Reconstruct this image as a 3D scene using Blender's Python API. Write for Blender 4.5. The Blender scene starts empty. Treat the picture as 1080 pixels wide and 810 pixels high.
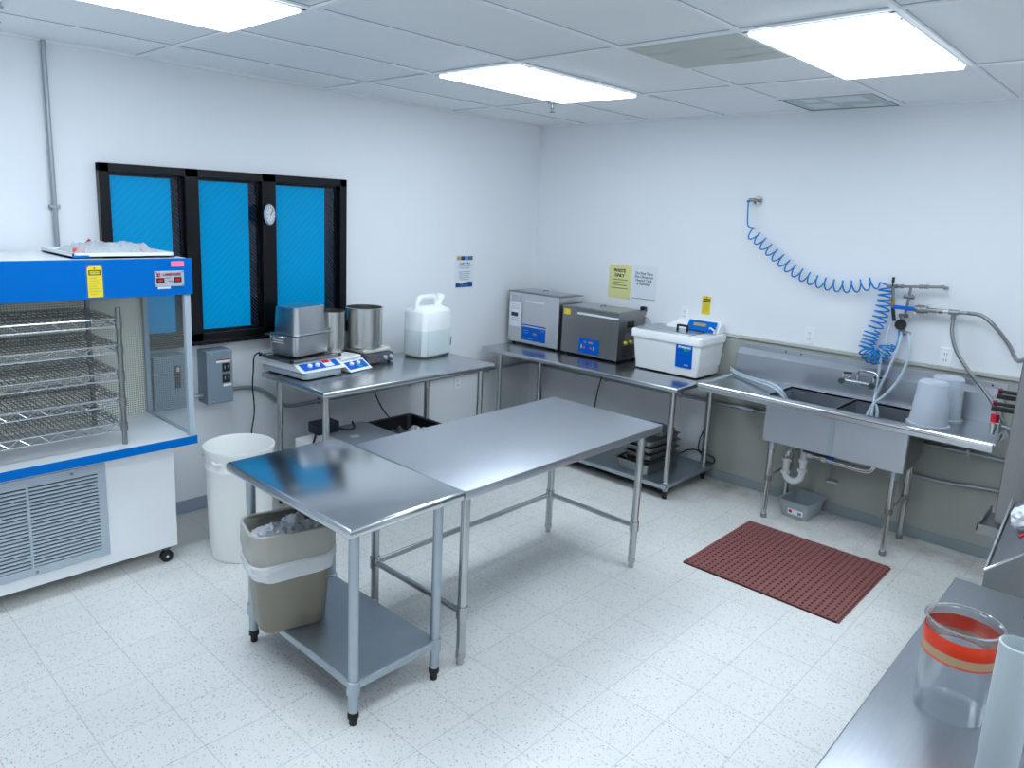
import bpy, bmesh, math, random
from mathutils import Vector, Matrix
random.seed(7)
PI = math.pi
scn = bpy.context.scene
COL = scn.collection

# ------------------------------------------------------------------ materials
def lin(c):
    return tuple(((v/255)/12.92 if v/255 <= .04045 else ((v/255+.055)/1.055)**2.4) for v in c) + (1,)
def mat(name, rgb, rough=.5, metal=0., spec=.5, coat=0., bump=None, var=None, alpha=1., trans=0., emit=None, aniso=None):
    m = bpy.data.materials.new(name); m.use_nodes = True
    nt = m.node_tree; N = nt.nodes; L = nt.links; b = N['Principled BSDF']
    b.inputs['Base Color'].default_value = lin(rgb); b.inputs['Roughness'].default_value = rough
    b.inputs['Metallic'].default_value = metal; b.inputs['Specular IOR Level'].default_value = spec
    b.inputs['Coat Weight'].default_value = coat; b.inputs['Transmission Weight'].default_value = trans
    b.inputs['Alpha'].default_value = alpha
    if emit: b.inputs['Emission Color'].default_value = lin(emit[0]); b.inputs['Emission Strength'].default_value = emit[1]
    tc = N.new('ShaderNodeTexCoord')
    if var:   # (scale, amount, stretch): gentle wear in the colour
        mp = N.new('ShaderNodeMapping'); mp.inputs['Scale'].default_value = var[2]
        nz = N.new('ShaderNodeTexNoise'); nz.inputs['Scale'].default_value = var[0]; nz.inputs['Detail'].default_value = 4
        mr = N.new('ShaderNodeMapRange'); mr.inputs[3].default_value = 1-var[1]; mr.inputs[4].default_value = 1+var[1]
        mx = N.new('ShaderNodeMix'); mx.data_type = 'RGBA'; mx.blend_type = 'MULTIPLY'; mx.inputs[0].default_value = 1
        mx.inputs[6].default_value = lin(rgb)
        L.new(tc.outputs['Object'], mp.inputs[0]); L.new(mp.outputs[0], nz.inputs[0]); L.new(nz.outputs[0], mr.inputs[0])
        L.new(mr.outputs[0], mx.inputs[7]); L.new(mx.outputs[2], b.inputs['Base Color'])
        if metal > .5:
            r2 = N.new('ShaderNodeMapRange'); r2.inputs[3].default_value = rough*.8; r2.inputs[4].default_value = min(1, rough*1.25)
            L.new(nz.outputs[0], r2.inputs[0]); L.new(r2.outputs[0], b.inputs['Roughness'])
    if bump:  # (scale, strength, stretch)
        mp = N.new('ShaderNodeMapping'); mp.inputs['Scale'].default_value = bump[2]
        nz = N.new('ShaderNodeTexNoise'); nz.inputs['Scale'].default_value = bump[0]; nz.inputs['Detail'].default_value = 3
        bp = N.new('ShaderNodeBump'); bp.inputs['Strength'].default_value = bump[1]; bp.inputs['Distance'].default_value = .002
        L.new(tc.outputs['Object'], mp.inputs[0]); L.new(mp.outputs[0], nz.inputs[0]); L.new(nz.outputs[0], bp.inputs['Height'])
        L.new(bp.outputs[0], b.inputs['Normal'])
    return m

M = {}
M['wall'] = mat('wall_paint', (240,242,245), .55, bump=(60,.04,(1,1,1)))
M['panel'] = mat('wall_panel_beige', (168,170,163), .45, var=(1.5,.06,(1,1,1)))
M['rail'] = mat('rail_putty', (190,190,182), .45)
M['base'] = mat('vinyl_base', (150,162,176), .5)
M['base2'] = mat('vinyl_base_grey', (146,156,160), .5)
M['tbar'] = mat('ceiling_bar_paint', (250,251,252), .45)
M['black_frame'] = mat('black_window_metal', (14,15,20), .28, .4)
M['steel'] = mat('brushed_steel', (190,194,198), .24, 1., var=(9,.035,(1,14,14)))
M['steel_soft'] = mat('worn_steel', (188,192,199), .38, 1., var=(10,.04,(5,1,1)))
M['satin'] = mat('satin_steel', (206,207,208), .27, 1.)
M['bright_steel'] = mat('bright_brushed_steel', (214,216,220), .36, 1., var=(9,.03,(1,1,12)))
M['mirror_steel'] = mat('fine_polished_steel', (204,208,212), .17, 1., var=(9,.03,(1,14,14)))
M['pot'] = mat('spun_steel', (208,206,202), .22, 1., bump=(26,.35,(1,1,.02)))
M['scratched'] = mat('scratched_steel', (160,164,170), .3, 1., bump=(30,.12,(1,14,1)), var=(12,.1,(1,9,1)))
M['steel_dark'] = mat('dull_steel', (150,150,150), .36, 1., var=(4,.1,(1,1,1)))
M['chrome'] = mat('chrome', (210,212,216), .1, 1.)
M['zinc'] = mat('galvanised_steel', (178,188,196), .42, 1., var=(22,.08,(1,1,1)))
M['leg'] = mat('leg_steel', (188,190,190), .27, 1.)
M['conduit'] = mat('conduit_steel', (165,172,178), .45, .8)
M['rubber'] = mat('black_rubber', (18,18,20), .6)
M['black'] = mat('black_plastic', (20,21,25), .35)
M['white'] = mat('white_plastic', (247,248,249), .35)
M['white_lam'] = mat('white_laminate', (228,232,236), .3)
M['cab'] = mat('white_cabinet', (240,241,243), .32, coat=.2)
M['blue_lam'] = mat('blue_laminate', (0,106,192), .4, spec=.08)
M['blue'] = mat('blue_plastic', (0,98,205), .4, spec=.2)
M['blue_pale'] = mat('blue_light_print', (50,150,235), .4)
M['blue_hose'] = mat('blue_hose', (0,134,210), .35, spec=.3)
M['grey_paint'] = mat('grey_enamel', (128,144,156), .4)
M['grey_pl'] = mat('grey_plastic', (176,188,198), .4)
M['dgrey'] = mat('dark_grey_plastic', (92,98,106), .4)
M['cream'] = mat('cream_ceramic', (226,226,218), .3)
M['yellow'] = mat('yellow_tag', (240,214,40), .5)
M['paleyellow'] = mat('yellow_paper', (230,228,158), .6)
M['paper'] = mat('white_paper', (232,236,242), .6)
M['pink'] = mat('pink_label', (255,130,175), .5)
M['red'] = mat('red_plastic', (205,24,40), .35)
M['darkred'] = mat('red_print', (170,30,50), .5)
M['led'] = mat('red_display', (120,0,8), .3, emit=((255,10,20),.5))
M['ink'] = mat('ink', (50,54,62), .6)
M['inkgrey'] = mat('grey_ink', (120,128,145), .6)
M['inkyel'] = mat('olive_ink', (140,140,80), .6)
M['navy'] = mat('navy_print', (24,64,120), .5)
M['darknavy'] = mat('dark_navy_plastic', (16,28,48), .4)
M['green'] = mat('green_print', (20,190,120), .5)
M['lime'] = mat('lime_plastic', (110,200,30), .4)
M['teal'] = mat('teal_print', (20,130,110), .5)
M['brass'] = mat('brass', (190,140,60), .3, 1.)
M['can'] = mat('taupe_plastic', (136,130,116), .42)
M['pvc'] = mat('white_pvc', (225,228,230), .3)
M['mat'] = mat('oxide_red_rubber', (142,88,84), .75, var=(30,.12,(1,1,1)))
M['matdark'] = mat('mat_recess', (74,40,40), .8)
M['tube_clear'] = mat('milky_tubing', (205,220,232), .25, alpha=.75, coat=.3)
M['screw'] = mat('dark_screw', (50,50,55), .5)
M['amber'] = mat('amber_display', (185,150,90), .4)
M['ltyellow'] = mat('yellow_button', (240,225,90), .4)
M['magenta'] = mat('magenta_button', (240,70,140), .4)
M['orange_band'] = mat('orange_tape', (236,62,26), .4)
M['tan'] = mat('tan_elastic', (190,160,125), .6)

def clear_mat(name, rgb, tfac, rough=.05, tint=None, edge=.5):
    """thin clear plastic or glass: mostly see-through, with a reflecting skin"""
    m = bpy.data.materials.new(name); m.use_nodes = True
    nt = m.node_tree; N = nt.nodes; L = nt.links; N.clear()
    out = N.new('ShaderNodeOutputMaterial'); tr = N.new('ShaderNodeBsdfTransparent'); tr.inputs[0].default_value = tint or (1,1,1,1)
    pb = N.new('ShaderNodeBsdfPrincipled'); pb.inputs['Base Color'].default_value = lin(rgb); pb.inputs['Roughness'].default_value = rough
    lw = N.new('ShaderNodeLayerWeight'); lw.inputs[0].default_value = .3
    mr = N.new('ShaderNodeMapRange'); mr.inputs[3].default_value = 1-tfac; mr.inputs[4].default_value = min(1, (1-tfac)+edge)
    mx = N.new('ShaderNodeMixShader')
    L.new(lw.outputs['Facing'], mr.inputs[0]); L.new(mr.outputs[0], mx.inputs[0]); L.new(tr.outputs[0], mx.inputs[1]); L.new(pb.outputs[0], mx.inputs[2])
    L.new(mx.outputs[0], out.inputs[0]); return m
M['clear'] = clear_mat('clear_acrylic', (200,210,222), .965, .06, edge=.22)
M['clear2'] = clear_mat('milky_polypropylene', (228,236,246), .58, .3, edge=.3)
M['hdpe'] = None
M['drum'] = mat('white_drum_plastic', (244,244,240), .35)
M['liner'] = clear_mat('clear_bin_liner', (232,230,222), .6, .2, edge=.4)
M['linerband'] = clear_mat('gathered_bin_liner', (240,242,244), .3, .22, edge=.3)
M['poly'] = clear_mat('poly_bag', (205,210,215), .55, .18)
M['milky'] = clear_mat('milky_tube', (205,215,218), .2, .3)
M['binpl'] = clear_mat('frosted_tub', (185,195,200), .45, .35)

def glass_mix(name, rgb, gfac, rough=.03):
    m = bpy.data.materials.new(name); m.use_nodes = True
    nt = m.node_tree; N = nt.nodes; L = nt.links; N.clear()
    out = N.new('ShaderNodeOutputMaterial'); tr = N.new('ShaderNodeBsdfTransparent'); tr.inputs[0].default_value = (*[v for v in lin(rgb)[:3]],1)
    gl = N.new('ShaderNodeBsdfGlossy'); gl.inputs['Roughness'].default_value = rough; gl.inputs['Color'].default_value = (.95,.98,1,1)
    mx = N.new('ShaderNodeMixShader'); mx.inputs[0].default_value = gfac
    L.new(tr.outputs[0], mx.inputs[1]); L.new(gl.outputs[0], mx.inputs[2]); L.new(mx.outputs[0], out.inputs[0]); return m
M['clearjar'] = None
M['glass'] = glass_mix('side_glass', (242,246,248), .16)

def jar_mat():
    m = bpy.data.materials.new('clear_jar_plastic'); m.use_nodes = True
    nt = m.node_tree; N = nt.nodes; L = nt.links; N.clear()
    out = N.new('ShaderNodeOutputMaterial'); tr = N.new('ShaderNodeBsdfTransparent'); tr.inputs[0].default_value = (.975,.985,.99,1)
    gl = N.new('ShaderNodeBsdfGlossy'); gl.inputs['Roughness'].default_value = .06
    lw = N.new('ShaderNodeLayerWeight'); lw.inputs[0].default_value = .25
    mr = N.new('ShaderNodeMapRange'); mr.inputs[3].default_value = .015; mr.inputs[4].default_value = .6
    mx = N.new('ShaderNodeMixShader')
    L.new(lw.outputs['Facing'], mr.inputs[0]); L.new(mr.outputs[0], mx.inputs[0]); L.new(tr.outputs[0], mx.inputs[1]); L.new(gl.outputs[0], mx.inputs[2])
    L.new(mx.outputs[0], out.inputs[0]); return m
M['clearjar'] = jar_mat()
def node_math(N, L, op, a, b=None, c=None):
    n = N.new('ShaderNodeMath'); n.operation = op
    for i, v in enumerate((a, b, c)):
        if v is None: continue
        if isinstance(v, (int, float)): n.inputs[i].default_value = v
        else: L.new(v, n.inputs[i])
    return n.outputs[0]
def base_nodes(name, rough=.5):
    m = bpy.data.materials.new(name); m.use_nodes = True
    nt = m.node_tree; N = nt.nodes; L = nt.links; b = N['Principled BSDF']; b.inputs['Roughness'].default_value = rough
    g = N.new('ShaderNodeTexCoord'); s = N.new('ShaderNodeSeparateXYZ'); L.new(g.outputs['Object'], s.inputs[0])
    return m, N, L, b, g.outputs['Object'], s.outputs
def mixc(N, L, f, a, b):
    x = N.new('ShaderNodeMix'); x.data_type = 'RGBA'
    if isinstance(f, (int, float)): x.inputs[0].default_value = f
    else: L.new(f, x.inputs[0])
    for i, v in ((6, a), (7, b)):
        if isinstance(v, tuple): x.inputs[i].default_value = v
        else: L.new(v, x.inputs[i])
    return x.outputs[2]

def floor_mat():
    m, N, L, b, P, s = base_nodes('vinyl_composition_tile', .3)
    S, fx, fy = .2784, -3.923, -3.762
    u = node_math(N,L,'DIVIDE', node_math(N,L,'SUBTRACT', s[0], fx), S); v = node_math(N,L,'DIVIDE', node_math(N,L,'SUBTRACT', s[1], fy), S)
    fu = node_math(N,L,'ABSOLUTE', node_math(N,L,'SUBTRACT', node_math(N,L,'FRACT', u), .5)); fv = node_math(N,L,'ABSOLUTE', node_math(N,L,'SUBTRACT', node_math(N,L,'FRACT', v), .5))
    joint = node_math(N,L,'GREATER_THAN', node_math(N,L,'MAXIMUM', fu, fv), .4935)
    iu = node_math(N,L,'FLOOR', u); iv = node_math(N,L,'FLOOR', v)
    cb = N.new('ShaderNodeCombineXYZ'); L.new(iu, cb.inputs[0]); L.new(iv, cb.inputs[1])
    wn = N.new('ShaderNodeTexWhiteNoise'); wn.noise_dimensions = '2D'; L.new(cb.outputs[0], wn.inputs['Vector'])
    # chips: small stretched flecks
    par = node_math(N,L,'MODULO', node_math(N,L,'ABSOLUTE', node_math(N,L,'ADD', iu, iv)), 2.)
    def chips(scale, thr, off, soft):
        mp = N.new('ShaderNodeMapping'); mp.inputs['Location'].default_value = (off, off*.7, 0); mp.inputs['Scale'].default_value = (scale, scale*.62, 1)
        m2 = N.new('ShaderNodeMapping'); m2.inputs['Location'].default_value = (off*1.7, off, 0); m2.inputs['Scale'].default_value = (scale*.62, scale, 1)
        L.new(P, mp.inputs[0]); L.new(P, m2.inputs[0])
        vm = N.new('ShaderNodeMix'); vm.data_type = 'VECTOR'; L.new(par, vm.inputs[0]); L.new(mp.outputs[0], vm.inputs[4]); L.new(m2.outputs[0], vm.inputs[5])
        vo = N.new('ShaderNodeTexVoronoi'); vo.voronoi_dimensions = '2D'; vo.inputs['Scale'].default_value = 1; L.new(vm.outputs[1], vo.inputs['Vector'])
        wv = N.new('ShaderNodeTexWhiteNoise'); L.new(vo.outputs['Position'], wv.inputs['Vector'])
        d = node_math(N,L,'LESS_THAN', vo.outputs['Distance'], soft); k = node_math(N,L,'GREATER_THAN', wv.outputs[0], thr)
        return node_math(N,L,'MULTIPLY', d, k)
    c1 = chips(95, .93, 3.1, .27); c2 = chips(140, .86, 9.7, .3); c3 = chips(120, .8, 21.3, .3)
    nz = N.new('ShaderNodeTexNoise'); nz.inputs['Scale'].default_value = 2.2; nz.inputs['Detail'].default_value = 5; L.new(P, nz.inputs[0])
    base = mixc(N,L, nz.outputs[0], lin((236,234,229)), lin((246,245,241)))
    base = mixc(N,L, node_math(N,L,'MULTIPLY', wn.outputs[0], .22), base, lin((226,225,218)))
    base = mixc(N,L, node_math(N,L,'MULTIPLY', c3, .4), base, lin((205,205,200)))
    base = mixc(N,L, node_math(N,L,'MULTIPLY', c2, .6), base, lin((165,172,184)))
    base = mixc(N,L, node_math(N,L,'MULTIPLY', c1, .45), base, lin((84,96,118)))
    base = mixc(N,L, node_math(N,L,'MULTIPLY', joint, .32), base, lin((120,125,130)))
    # old rusty-brown dirt in front of the sink wall
    n2 = N.new('ShaderNodeTexNoise'); n2.inputs['Scale'].default_value = 3.1; n2.inputs['Detail'].default_value = 6; L.new(P, n2.inputs[0])
    edge = N.new('ShaderNodeMapRange'); edge.inputs[1].default_value = -.85; edge.inputs[2].default_value = -.1; L.new(s[0], edge.inputs[0])
    dr = N.new('ShaderNodeMapRange'); dr.inputs[1].default_value = .5; dr.inputs[2].default_value = .72; L.new(n2.outputs[0], dr.inputs[0])
    base = mixc(N,L, node_math(N,L,'MULTIPLY', node_math(N,L,'MULTIPLY', dr.outputs[0], edge.outputs[0]), .75), base, lin((158,150,128)))
    # unwaxed strip along the window wall
    e2 = N.new('ShaderNodeMapRange'); e2.inputs[1].default_value = -.46; e2.inputs[2].default_value = -.42
    L.new(node_math(N,L,'ADD', s[1], node_math(N,L,'MULTIPLY', n2.outputs[0], .05)), e2.inputs[0])
    base = mixc(N,L, node_math(N,L,'MULTIPLY', e2.outputs[0], .6), base, lin((168,168,160)))
    L.new(base, b.inputs['Base Color'])
    rr = N.new('ShaderNodeMapRange'); rr.inputs[3].default_value = .22; rr.inputs[4].default_value = .42; L.new(nz.outputs[0], rr.inputs[0]); L.new(rr.outputs[0], b.inputs['Roughness'])
    bp = N.new('ShaderNodeBump'); bp.inputs['Strength'].default_value = .12; bp.inputs['Distance'].default_value = .004; L.new(n2.outputs[0], bp.inputs['Height']); L.new(bp.outputs[0], b.inputs['Normal'])
    return m
M['floor'] = floor_mat()
def ceil_mat():
    m, N, L, b, P, s = base_nodes('ceiling_tile_vinyl', .5)
    nz = N.new('ShaderNodeTexNoise'); nz.inputs['Scale'].default_value = 1.3; L.new(P, nz.inputs[0])
    L.new(mixc(N,L, nz.outputs[0], lin((243,246,249)), lin((248,250,252))), b.inputs['Base Color'])
    return m
M['ceil'] = ceil_mat()
def grid_mat(name, line, hole, period, frac, ax=(0,2)):
    m, N, L, b, P, s = base_nodes(name, .5)
    u = node_math(N,L,'FRACT', node_math(N,L,'DIVIDE', s[ax[0]], period)); v = node_math(N,L,'FRACT', node_math(N,L,'DIVIDE', s[ax[1]], period))
    h = node_math(N,L,'MULTIPLY', node_math(N,L,'GREATER_THAN', u, frac), node_math(N,L,'GREATER_THAN', v, frac))
    L.new(mixc(N,L, h, lin(line), lin(hole)), b.inputs['Base Color']); return m
M['filter'] = grid_mat('filter_guard', (242,240,226), (84,86,82), .0122, .5)
def film_mat():
    m, N, L, b, P, s = base_nodes('blue_window_film', .16)
    d1 = node_math(N,L,'ADD', s[0], s[2]); d2 = node_math(N,L,'SUBTRACT', s[0], s[2])
    w = node_math(N,L,'ABSOLUTE', node_math(N,L,'SUBTRACT', node_math(N,L,'FRACT', node_math(N,L,'DIVIDE', d1, .021)), .5))
    w2 = node_math(N,L,'ABSOLUTE', node_math(N,L,'SUBTRACT', node_math(N,L,'FRACT', node_math(N,L,'DIVIDE', d2, .045)), .5))
    f = node_math(N,L,'MULTIPLY', node_math(N,L,'ADD', w, w2), .8)
    L.new(mixc(N,L, f, lin((0,168,222)), lin((0,142,206))), b.inputs['Base Color'])
    b.inputs['Specular IOR Level'].default_value = .15
    return m
M['film'] = film_mat()
def hdpe_mat():
    m, N, L, b, P, s = base_nodes('natural_hdpe', .38)
    f = node_math(N,L,'MULTIPLY', node_math(N,L,'LESS_THAN', s[2], .2), node_math(N,L,'GREATER_THAN', s[2], .004))
    L.new(mixc(N,L, f, lin((246,249,248)), lin((222,234,236))), b.inputs['Base Color']); return m
M['hdpe'] = hdpe_mat()
def darkglass_mat():
    m, N, L, b, P, s = base_nodes('wired_dark_glass', .12)
    d1 = node_math(N,L,'ADD', s[0], s[2])
    w = node_math(N,L,'GREATER_THAN', node_math(N,L,'FRACT', node_math(N,L,'DIVIDE', d1, .024)), .72)
    L.new(mixc(N,L, w, lin((12,18,32)), lin((50,62,82))), b.inputs['Base Color']); return m
M['darkglass'] = darkglass_mat()
def emit_mat():
    m = bpy.data.materials.new('light_diffuser'); m.use_nodes = True
    N = m.node_tree.nodes; L = m.node_tree.links; N.clear()
    o = N.new('ShaderNodeOutputMaterial'); e = N.new('ShaderNodeEmission'); e.inputs[0].default_value = (.80,.925,1.04,1); e.inputs[1].default_value = LIGHT
    L.new(e.outputs[0], o.inputs[0]); return m
LIGHT = 10.0
M['light'] = emit_mat()
def stained_mat():
    m, N, L, b, P, s = base_nodes('stained_tile', .7)
    nz = N.new('ShaderNodeTexNoise'); nz.inputs['Scale'].default_value = 3; nz.inputs['Detail'].default_value = 3
    mp = N.new('ShaderNodeMapping'); mp.inputs['Scale'].default_value = (3,.8,1); L.new(P, mp.inputs[0]); L.new(mp.outputs[0], nz.inputs[0])
    r = N.new('ShaderNodeMapRange'); r.inputs[1].default_value = .58; r.inputs[2].default_value = .75; L.new(nz.outputs[0], r.inputs[0])
    L.new(mixc(N,L, r.outputs[0], lin((208,212,206)), lin((180,180,160))), b.inputs['Base Color']); return m
M['stained'] = stained_mat()
M['vent'] = mat('vent_grille', (190,202,206), .5)
M['vent_pale'] = mat('vent_patch', (222,230,234), .5)

# ------------------------------------------------------------------ mesh builder
class MB:
    def __init__(s): s.bm = bmesh.new()
    def _add(s, verts, faces, Mx=None):
        vs = [s.bm.verts.new((Mx @ Vector(v)) if Mx else v) for v in verts]
        out = []
        for f in faces:
            try: out.append(s.bm.faces.new([vs[i] for i in f]))
            except ValueError: pass
        return vs, out
    def box(s, x0, x1, y0, y1, z0, z1, bev=0, Mx=None, seg=2):
        x0, x1 = min(x0,x1), max(x0,x1); y0, y1 = min(y0,y1), max(y0,y1); z0, z1 = min(z0,z1), max(z0,z1)
        v = [(x,y,z) for z in (z0,z1) for y in (y0,y1) for x in (x0,x1)]
        vs, fs = s._add(v, [(0,2,3,1),(4,5,7,6),(0,1,5,4),(2,6,7,3),(0,4,6,2),(1,3,7,5)], Mx)
        if bev:
            ed = list({e for f in fs for e in f.edges})
            bmesh.ops.bevel(s.bm, geom=ed, offset=bev, segments=seg, affect='EDGES', profile=.5)
        return s
    def prism(s, poly, z0, z1, Mx=None, bev=0, top=None):
        n = len(poly); tp = top or poly
        v = [(p[0],p[1],z0) for p in poly] + [(p[0],p[1],z1) for p in tp]
        f = [tuple(range(n-1,-1,-1)), tuple(range(n,2*n))] + [(i,(i+1)%n,n+(i+1)%n,n+i) for i in range(n)]
        vs, fs = s._add(v, f, Mx)
        if bev:
            ed = list({e for ff in fs for e in ff.edges}); bmesh.ops.bevel(s.bm, geom=ed, offset=bev, segments=2, affect='EDGES')
        return s
    def loft(s, rings, caps=(True,True), Mx=None):
        n = len(rings[0]); v = [p for r in rings for p in r]; f = []
        for k in range(len(rings)-1):
            for i in range(n):
                j = (i+1)%n; f.append((k*n+i, k*n+j, (k+1)*n+j, (k+1)*n+i))
        if caps[0]: f.append(tuple(range(n-1,-1,-1)))
        if caps[1]: f.append(tuple((len(rings)-1)*n+i for i in range(n)))
        s._add(v, f, Mx); return s
    def lathe(s, prof, c=(0,0,0), seg=32, Mx=None, caps=(False,False)):
        rings = [[(c[0]+r*math.cos(2*PI*i/seg), c[1]+r*math.sin(2*PI*i/seg), c[2]+z) for i in range(seg)] for r, z in prof]
        return s.loft(rings, caps, Mx)
    def cyl(s, a, b, r, r2=None, seg=16):
        a, b = Vector(a), Vector(b); return s.tube([a,b], r, seg=seg, r_end=r2)
    def tube(s, pts, r, seg=10, closed=False, r_end=None):
        P = [Vector(p) for p in pts]; n = len(P); rings = []
        t = (P[1]-P[0]).normalized(); up = Vector((0,0,1)) if abs(t.z) < .9 else Vector((1,0,0))
        u = t.cross(up).normalized()
        for i in range(n):
            if closed: t = (P[(i+1)%n]-P[i-1]).normalized()
            elif i == 0: t = (P[1]-P[0]).normalized()
            elif i == n-1: t = (P[-1]-P[-2]).normalized()
            else: t = (P[i+1]-P[i-1]).normalized()
            u = (u - t*u.dot(t)); u = u.normalized() if u.length > 1e-6 else t.orthogonal().normalized()
            w = t.cross(u); rr = r if r_end is None else r+(r_end-r)*i/(n-1)
            if isinstance(r, (list,tuple)): rr = r[i]
            rings.append([tuple(P[i]+u*rr*math.cos(2*PI*k/seg)+w*rr*math.sin(2*PI*k/seg)) for k in range(seg)])
        if closed: rings.append(rings[0]); return s.loft(rings, (False,False))
        return s.loft(rings)
    def sphere(s, c, r, seg=14, sc=(1,1,1)):
        prof = [(max(1e-4, r*math.sin(PI*k/8)), -r*math.cos(PI*k/8)) for k in range(9)]
        rings = [[(c[0]+q*math.cos(2*PI*i/seg)*sc[0], c[1]+q*math.sin(2*PI*i/seg)*sc[1], c[2]+z*sc[2]) for i in range(seg)] for q, z in prof]
        return s.loft(rings, (True,True))
    def build(s, name, m, parent=None, smooth=False, world=True, kind=None, mats=None):
        bmesh.ops.recalc_face_normals(s.bm, faces=s.bm.faces)
        if parent is not None and world:
            Mw = parent.get('_w'); off = parent_world(parent)
            bmesh.ops.transform(s.bm, matrix=off.inverted(), verts=s.bm.verts)
        elif parent is None:
            # origin at the base centre
            xs = [v.co.x for v in s.bm.verts]; ys = [v.co.y for v in s.bm.verts]; zs = [v.co.z for v in s.bm.verts]
            o3 = Vector(((min(xs)+max(xs))/2, (min(ys)+max(ys))/2, min(zs)))
            if kind == 'structure': o3 = Vector((0,0,0))
            bmesh.ops.translate(s.bm, vec=-o3, verts=s.bm.verts)
        me = bpy.data.meshes.new(name); s.bm.to_mesh(me); s.bm.free()
        me.materials.append(m if not isinstance(m, str) else M[m])
        if smooth:
            for p in me.polygons: p.use_smooth = True
            me.set_sharp_from_angle(angle=math.radians(38))
        o = bpy.data.objects.new(name, me); COL.objects.link(o)
        if parent is not None: o.parent = parent
        else: o.location = o3
        if kind: o['kind'] = kind
        return o
def parent_world(o):
    m = Matrix.Translation(o.location) @ o.rotation_euler.to_matrix().to_4x4()
    return parent_world(o.parent) @ m if o.parent else m
def thing(name, label, cat, loc, rz=0, group=None):
    o = bpy.data.objects.new(name, None); COL.objects.link(o); o.location = loc; o.rotation_euler = (0,0,rz)
    o.empty_display_size = .1; o['label'] = label; o['category'] = cat
    if group: o['group'] = group
    return o
def tag(o, label, cat, group=None):
    o['label'] = label; o['category'] = cat
    if group: o['group'] = group
    return o
def copy_tree(o, parent=None):
    c = o.copy(); COL.objects.link(c)
    if parent: c.parent = parent
    for ch in list(o.children): copy_tree(ch, c)
    return c
def text_mb(mb, txt, size, Mx, depth=.0008, bold=0.):
    cu = bpy.data.curves.new('t', 'FONT'); cu.body = txt; cu.size = size; cu.extrude = depth; cu.align_x = 'CENTER'; cu.align_y = 'CENTER'; cu.offset = bold; cu.space_line = .95
    cu.resolution_u = 2
    o = bpy.data.objects.new('t', cu); COL.objects.link(o)
    dg = bpy.context.evaluated_depsgraph_get(); dg.update(); me = bpy.data.meshes.new_from_object(o.evaluated_get(dg))
    me.transform(Mx); mb.bm.from_mesh(me); bpy.data.meshes.remove(me); bpy.data.objects.remove(o); bpy.data.curves.remove(cu)
    return mb
def face_y(x, y, z):   # lettering on a plane that faces -y, reading along +x
    return Matrix.Translation((x,y,z)) @ Matrix.Rotation(PI/2, 4, 'X')
def face_x(x, y, z):   # lettering on a plane that faces -x, reading along -y
    return Matrix.Translation((x,y,z)) @ Matrix.Rotation(-PI/2, 4, 'Z') @ Matrix.Rotation(PI/2, 4, 'X')
def smoothpath(pts, n=8):
    P = [Vector(p) for p in pts]; P = [P[0]*2-P[1]] + P + [P[-1]*2-P[-2]]; out = []
    for i in range(1, len(P)-2):
        for k in range(n):
            t = k/n; a, b, c, d = P[i-1], P[i], P[i+1], P[i+2]
            out.append(.5*((2*b)+(-a+c)*t+(2*a-5*b+4*c-d)*t*t+(-a+3*b-3*c+d)*t**3))
    out.append(P[-2]); return out
def rrect(cx, cy, w, d, r, z, n=5, rot=0):
    out = []
    for (sx, sy, a0) in ((1,1,0),(-1,1,PI/2),(-1,-1,PI),(1,-1,3*PI/2)):
        for k in range(n+1):
            a = a0 + PI/2*k/n; x = sx*(w/2-r)+r*math.cos(a); y = sy*(d/2-r)+r*math.sin(a)
            out.append((cx+x*math.cos(rot)-y*math.sin(rot), cy+x*math.sin(rot)+y*math.cos(rot), z))
    return out

# ------------------------------------------------------------------ room shell
H = 2.747; X0, Y0 = -6.7, -6.0
def st(mb, name, m, **k): return mb.build(name, m, kind='structure', **k)
st(MB().box(X0-.1,.1,Y0-.1,.1,-.1,0), 'floor', 'floor')
WX0, WX1, WZ0, WZ1 = -3.765, -2.135, 1.11, 2.165
wl = MB()
wl.box(X0-.1, WX0+.03, 0, .1, 0, H+.1); wl.box(WX1-.03, .1, 0, .1, 0, H+.1); wl.box(WX0+.03, WX1-.03, 0, .1, 0, WZ0+.03); wl.box(WX0+.03, WX1-.03, 0, .1, WZ1-.03, H+.1)
st(wl, 'wall_left', 'wall')
st(MB().box(0,.1,Y0-.1,0,0,H+.1), 'wall_right', 'wall')
st(MB().box(X0-.1,X0,Y0-.1,0,0,H+.1), 'wall_back', 'wall')
st(MB().box(X0,0,Y0-.1,Y0,0,H+.1), 'wall_near', 'wall')
# beige splash panel along the sink wall with its cap rail
st(MB().box(-.006,0,Y0,-1.845,.0,1.14), 'trim_1', 'panel')
st(MB().box(-.02,0,Y0,-1.86,1.135,1.16,.004), 'trim_2', 'rail')
st(MB().box(-.012,0,Y0,0,0,.072,.003), 'baseboard_right', 'base2')
st(MB().box(X0,0,-.012,0,0,.085,.003), 'baseboard_left', 'base')
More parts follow.
